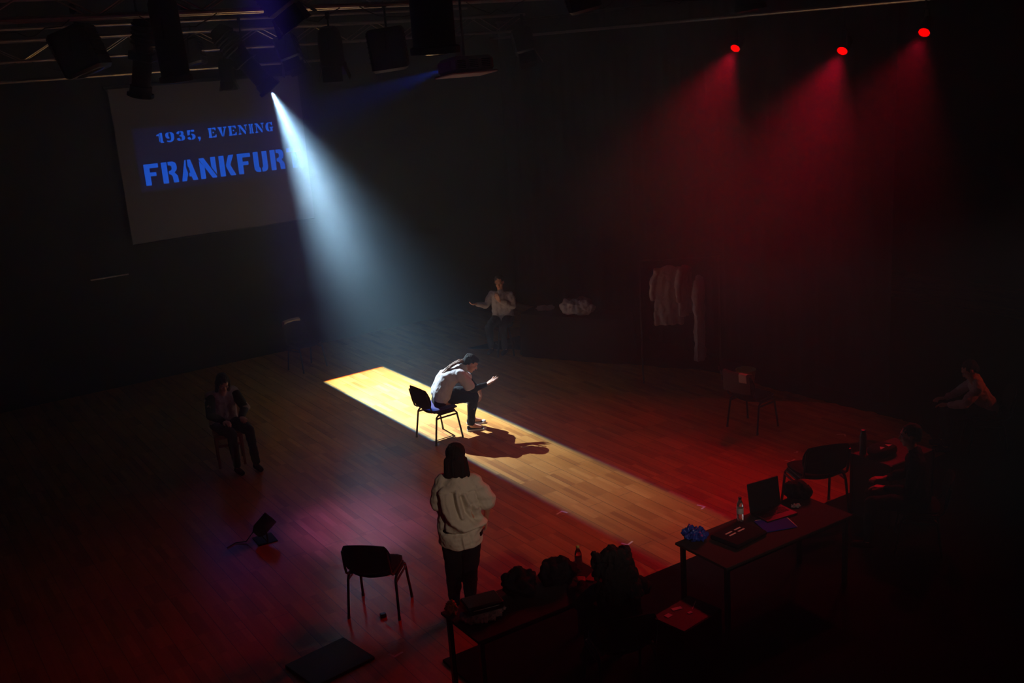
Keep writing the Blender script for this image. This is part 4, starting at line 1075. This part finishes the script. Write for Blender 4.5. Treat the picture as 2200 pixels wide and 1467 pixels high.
def fresnel(label, c, d, k=1.0, up=.45, doors=True, kind='box'):
    d = Vector(d).normalized(); t, dl, R = place_fix(label, c, d, 'fresnel_lantern')
    if kind == 'box':
        MB().box((0, 0, 0), (.34 * k, .36 * k, .40 * k), R, bev=.03).obj('housing', M['black_paint'], t)
        v = MB()
        for i in range(6): v.box(dl * (-.15 + i * .05) * k, (.36 * k, .30 * k, .012), R)
        v.obj('vent_ribs', M['black_metal'], t)
        q, z = .17, .20
    else:
        MB().lathe([(r * k, z * k) for r, z in ((0, -.30), (.10, -.30), (.15, -.24), (.17, -.10), (.17, .20), (.19, .205), (.19, .225), (.16, .225), (.15, .0), (0, .0))], (0, 0, 0), R, 28).obj('housing', M['black_paint'], t)
        q, z = .15, .22
    MB().lathe([(0, (z + .01) * k), (.10 * k, (z + .008) * k), (.13 * k, (z - .002) * k), (0, (z - .004) * k)], (0, 0, 0), R, 24).obj('lens', M['lens_dark'], t)
    if doors:
        for i in range(4):
            a = i * PI / 2; v = R @ Vector((math.cos(a), math.sin(a), 0)); Rt = R @ rotz(a) @ roty(.35)
            MB().box(v * (q + .035) * k + dl * (z + .10) * k, (.006, (.28 if i % 2 else .22) * k, .20 * k), Rt).obj('barn_door', M['black_metal'], t)
    hang(t, (0, 0, 0), up, .20 * k)
    return t
def long_can(label, c, d, r, L, up=.4, scallop=True):
    d = Vector(d).normalized(); t, dl, R = place_fix(label, c, d, 'par_can')
    n = 36; rg = []
    for rr, z in ((r * .3, -L / 2), (r * .8, -L / 2 + .02), (r, -L / 2 + .08), (r, L / 2 - .06), (r * 1.16, L / 2 - .05), (r * 1.16, L / 2), (r * .95, L / 2), (r * .9, 0)):
        rg.append([R @ Vector((rr * math.cos(2 * PI * i / n) * (1 + (.02 * math.cos(9 * 2 * PI * i / n) if z > L / 2 - .055 else 0)), rr * math.sin(2 * PI * i / n), z)) for i in range(n)])
    MB().ring(rg, True).obj('housing', M['black_paint'], t)
    MB().ell(dl * (L / 2 - .03), (r * .9, r * .9, .05), R).obj('lens', M['lens_dark'], t)
    hang(t, (0, 0, 0), up, r + .03)
    return t

profile_lantern('slanting black profile lantern throwing the white beam', LAMP + Vector((-.012, .01, .03)), (.58, .05, -.80), 1.45, .60, lit=True)
# aim points written as world directions
DN = (0, 0, -1)
fresnel('wide boxy black lantern at the far left of the rig', (-4.02, 10.9, 5.42), (.32, .0, -.95), 1.12, .42, doors=False)
profile_lantern('black profile lantern tilted left in front of the screen top', (-3.66, 11.4, 4.94), (-.25, .1, -.95), 1.0, .70)
long_can('long black can hanging straight down left of centre over the screen', (-3.05, 10.6, 5.47), (.03, .06, -1), .135, .80, .5)
fresnel('small dark lantern between the long can and the lit lantern', (-4.72, 17.55, 5.45), (.2, -.1, -1), 1.0, .4, doors=False)
fresnel('small lantern with barn doors seen against the screen top', (-4.30, 17.9, 5.12), (.05, -.05, -1), .70, .5, doors=True, kind='round')
fresnel('dark lantern hanging just right of the lit lantern', (-3.10, 17.0, 5.40), (.3, -.2, -1), .95, .4, doors=True)
fresnel('tall dark lantern hanging over the right edge of the screen', (-1.90, 13.2, 5.30), (.0, .2, -1), .85, .4, doors=True, kind='round')
fresnel('large square black lantern between the screen and the projector', (-1.13, 12.2, 5.24), (.08, .05, -1), 1.15, .5, doors=False)
long_can('big round black can hanging in front at top centre', (-.43, 8.5, 5.46), (0, .03, -1), .165, .62, .35)
fresnel('black lantern cut by the top edge right of the projector', (.85, 10.2, 5.62), (.2, .2, -1), .9, .3, doors=False)
fresnel('black lantern with open barn doors cut by the top edge left of centre', (-1.97, 10.4, 5.80), (.5, .1, -.8), .9, .2, doors=True)
fresnel('faint dark lantern high behind the projector', (.52, 17.6, 5.25), (.2, -.2, -1), .95, .4, doors=True)
long_can('dark can cut by the top edge before the three red lamps', (2.71, 11.6, 5.54), (.1, 0, -1), .15, .35, .3)

# the three red lamps
for p, lab in zip(RED_LAMPS, ('leftmost of the three glowing red lamps over the drape', 'middle one of the three glowing red lamps over the drape', 'rightmost and highest of the three glowing red lamps')):
    d = RED_DIR; c = p - d * .10; t, dl, R = place_fix(lab, c, d, 'red_lamp', 'red wash lamps over the drape')
    MB().lathe([(0, -.14), (.06, -.14), (.078, -.11), (.078, .08), (.082, .085), (.072, .085), (.070, .06), (0, .06)], (0, 0, 0), R, 24).obj('housing', M['black_paint'], t)
    MB().lathe([(0, .088), (.060, .086), (.064, .082), (.064, .078), (0, .078)], (0, 0, 0), R, 28).obj('lens', M['red_lens'], t)
    hang(t, (0, 0, 0), 5.38 - c.z, .10)

# projector
def projector():
    aim = (room(-1.5, 0, 3.7) - PROJECTOR).normalized(); rz = math.atan2(aim.y, aim.x)
    t = thing('projector', 'white video projector hanging from a thin rod under the rig', 'projector', PROJECTOR + Vector((0, 0, -.02)), rz)
    T = roty(.10)
    MB().box((-.16, 0, .02), (.34, .42, .14), T, bev=.03).obj('body', M['white_plastic'], t)
    MB().box((-.16, 0, -.055), (.38, .46, .02), T, bev=.008).obj('base_plate', M['white_plastic'], t)
    MB().lathe([(0, 0), (.045, 0), (.045, .05), (.038, .05), (.036, .02), (0, .02)], (.0, .09, .0), T @ roty(PI / 2), 20).obj('lens', M['lens_dark'], t)
    g = MB()
    for j in range(3):
        for i in range(5): g.box(Vector((-.16, 0, .02)) + T @ Vector((-.10 + j * .09, -.212, -.03 + i * .016)), (.06, .006, .006), T)
    g.obj('side_vent', M['black_plastic'], t)
    g = MB()
    for j in range(3):
        for i in range(5): g.box(Vector((-.16, 0, .02)) + T @ Vector((-.172, -.12 + j * .12, -.03 + i * .016)), (.006, .08, .006), T)
    g.obj('rear_vent', M['black_plastic'], t)
    MB().tube([(-.14, 0, .08), (-.14, .0, .75)], .012).box((-.14, 0, .10), (.12, .12, .02)).obj('mount_rod', M['alu'], t)
projector()

# ------------------------------------------------------------------ stage haze filling the room
def haze():
    m = bpy.data.materials.new('stage_haze'); m.use_nodes = True; nt = m.node_tree; N = nt.nodes; L = nt.links
    N.remove(N['Principled BSDF'])
    v = N.new('ShaderNodeVolumeScatter'); v.inputs['Color'].default_value = (.54, .80, 1.0, 1)
    v.inputs['Anisotropy'].default_value = .3
    tc = N.new('ShaderNodeTexCoord'); sep = N.new('ShaderNodeSeparateXYZ'); L.new(tc.outputs['Object'], sep.inputs[0])
    r = N.new('ShaderNodeMapRange'); r.interpolation_type = 'SMOOTHSTEP'
    r.inputs[1].default_value = .3; r.inputs[2].default_value = 4.4
    r.inputs[3].default_value = HAZE_LOW; r.inputs[4].default_value = HAZE
    L.new(sep.outputs[2], r.inputs[0])
    n = N.new('ShaderNodeTexNoise'); n.inputs['Scale'].default_value = .9; n.inputs['Detail'].default_value = 2; n.inputs['Roughness'].default_value = .6
    L.new(tc.outputs['Object'], n.inputs['Vector'])
    q = N.new('ShaderNodeMapRange'); q.inputs[1].default_value = .3; q.inputs[2].default_value = .7
    q.inputs[3].default_value = .55; q.inputs[4].default_value = 1.45; L.new(n.outputs[0], q.inputs[0])
    mu = N.new('ShaderNodeMath'); mu.operation = 'MULTIPLY'; L.new(r.outputs[0], mu.inputs[0]); L.new(q.outputs[0], mu.inputs[1])
    # a denser drift of smoke that the white beam crosses
    ds = N.new('ShaderNodeVectorMath'); ds.operation = 'DISTANCE'; ds.inputs[1].default_value = (-2.95, 16.9, 3.2); L.new(tc.outputs['Object'], ds.inputs[0])
    g = N.new('ShaderNodeMapRange'); g.interpolation_type = 'SMOOTHSTEP'; g.inputs[1].default_value = 1.9; g.inputs[2].default_value = .3
    g.inputs[3].default_value = 0.0; g.inputs[4].default_value = .08; L.new(ds.outputs['Value'], g.inputs[0])
    g2 = N.new('ShaderNodeMath'); g2.operation = 'MULTIPLY_ADD'; L.new(g.outputs[0], g2.inputs[0]); L.new(q.outputs[0], g2.inputs[1]); L.new(mu.outputs[0], g2.inputs[2])
    # and another that the red beams cross
    dr = N.new('ShaderNodeVectorMath'); dr.operation = 'DISTANCE'; dr.inputs[1].default_value = (3.1, 14.5, 3.5); L.new(tc.outputs['Object'], dr.inputs[0])
    h = N.new('ShaderNodeMapRange'); h.interpolation_type = 'SMOOTHSTEP'; h.inputs[1].default_value = 2.6; h.inputs[2].default_value = .3
    h.inputs[3].default_value = 0.0; h.inputs[4].default_value = .22; L.new(dr.outputs['Value'], h.inputs[0])
    g3 = N.new('ShaderNodeMath'); g3.operation = 'MULTIPLY_ADD'; L.new(h.outputs[0], g3.inputs[0]); L.new(q.outputs[0], g3.inputs[1]); L.new(g2.outputs[0], g3.inputs[2])
    # density lowered around the lens to paint a dimmer start of the beam
    dl = N.new('ShaderNodeVectorMath'); dl.operation = 'DISTANCE'; dl.inputs[1].default_value = LAMP; L.new(tc.outputs['Object'], dl.inputs[0])
    k = N.new('ShaderNodeMapRange'); k.interpolation_type = 'SMOOTHSTEP'; k.inputs[1].default_value = .1; k.inputs[2].default_value = 1.5
    k.inputs[3].default_value = .22; k.inputs[4].default_value = 1.0; L.new(dl.outputs['Value'], k.inputs[0])
    g4 = N.new('ShaderNodeMath'); g4.operation = 'MULTIPLY'; L.new(g3.outputs[0], g4.inputs[0]); L.new(k.outputs[0], g4.inputs[1])
    L.new(g4.outputs[0], v.inputs['Density'])
    L.new(v.outputs[0], N['Material Output'].inputs['Volume'])
    o = slab('haze', S0 - .3, S1 + .3, K0 - .3, K1 + .3, -.3, HT + .3, m, kind=False)
    tag(o, 'thin grey stage haze hanging through the whole dark room', 'haze', kind='stuff')
HAZE, HAZE_LOW = .026, .004
haze()
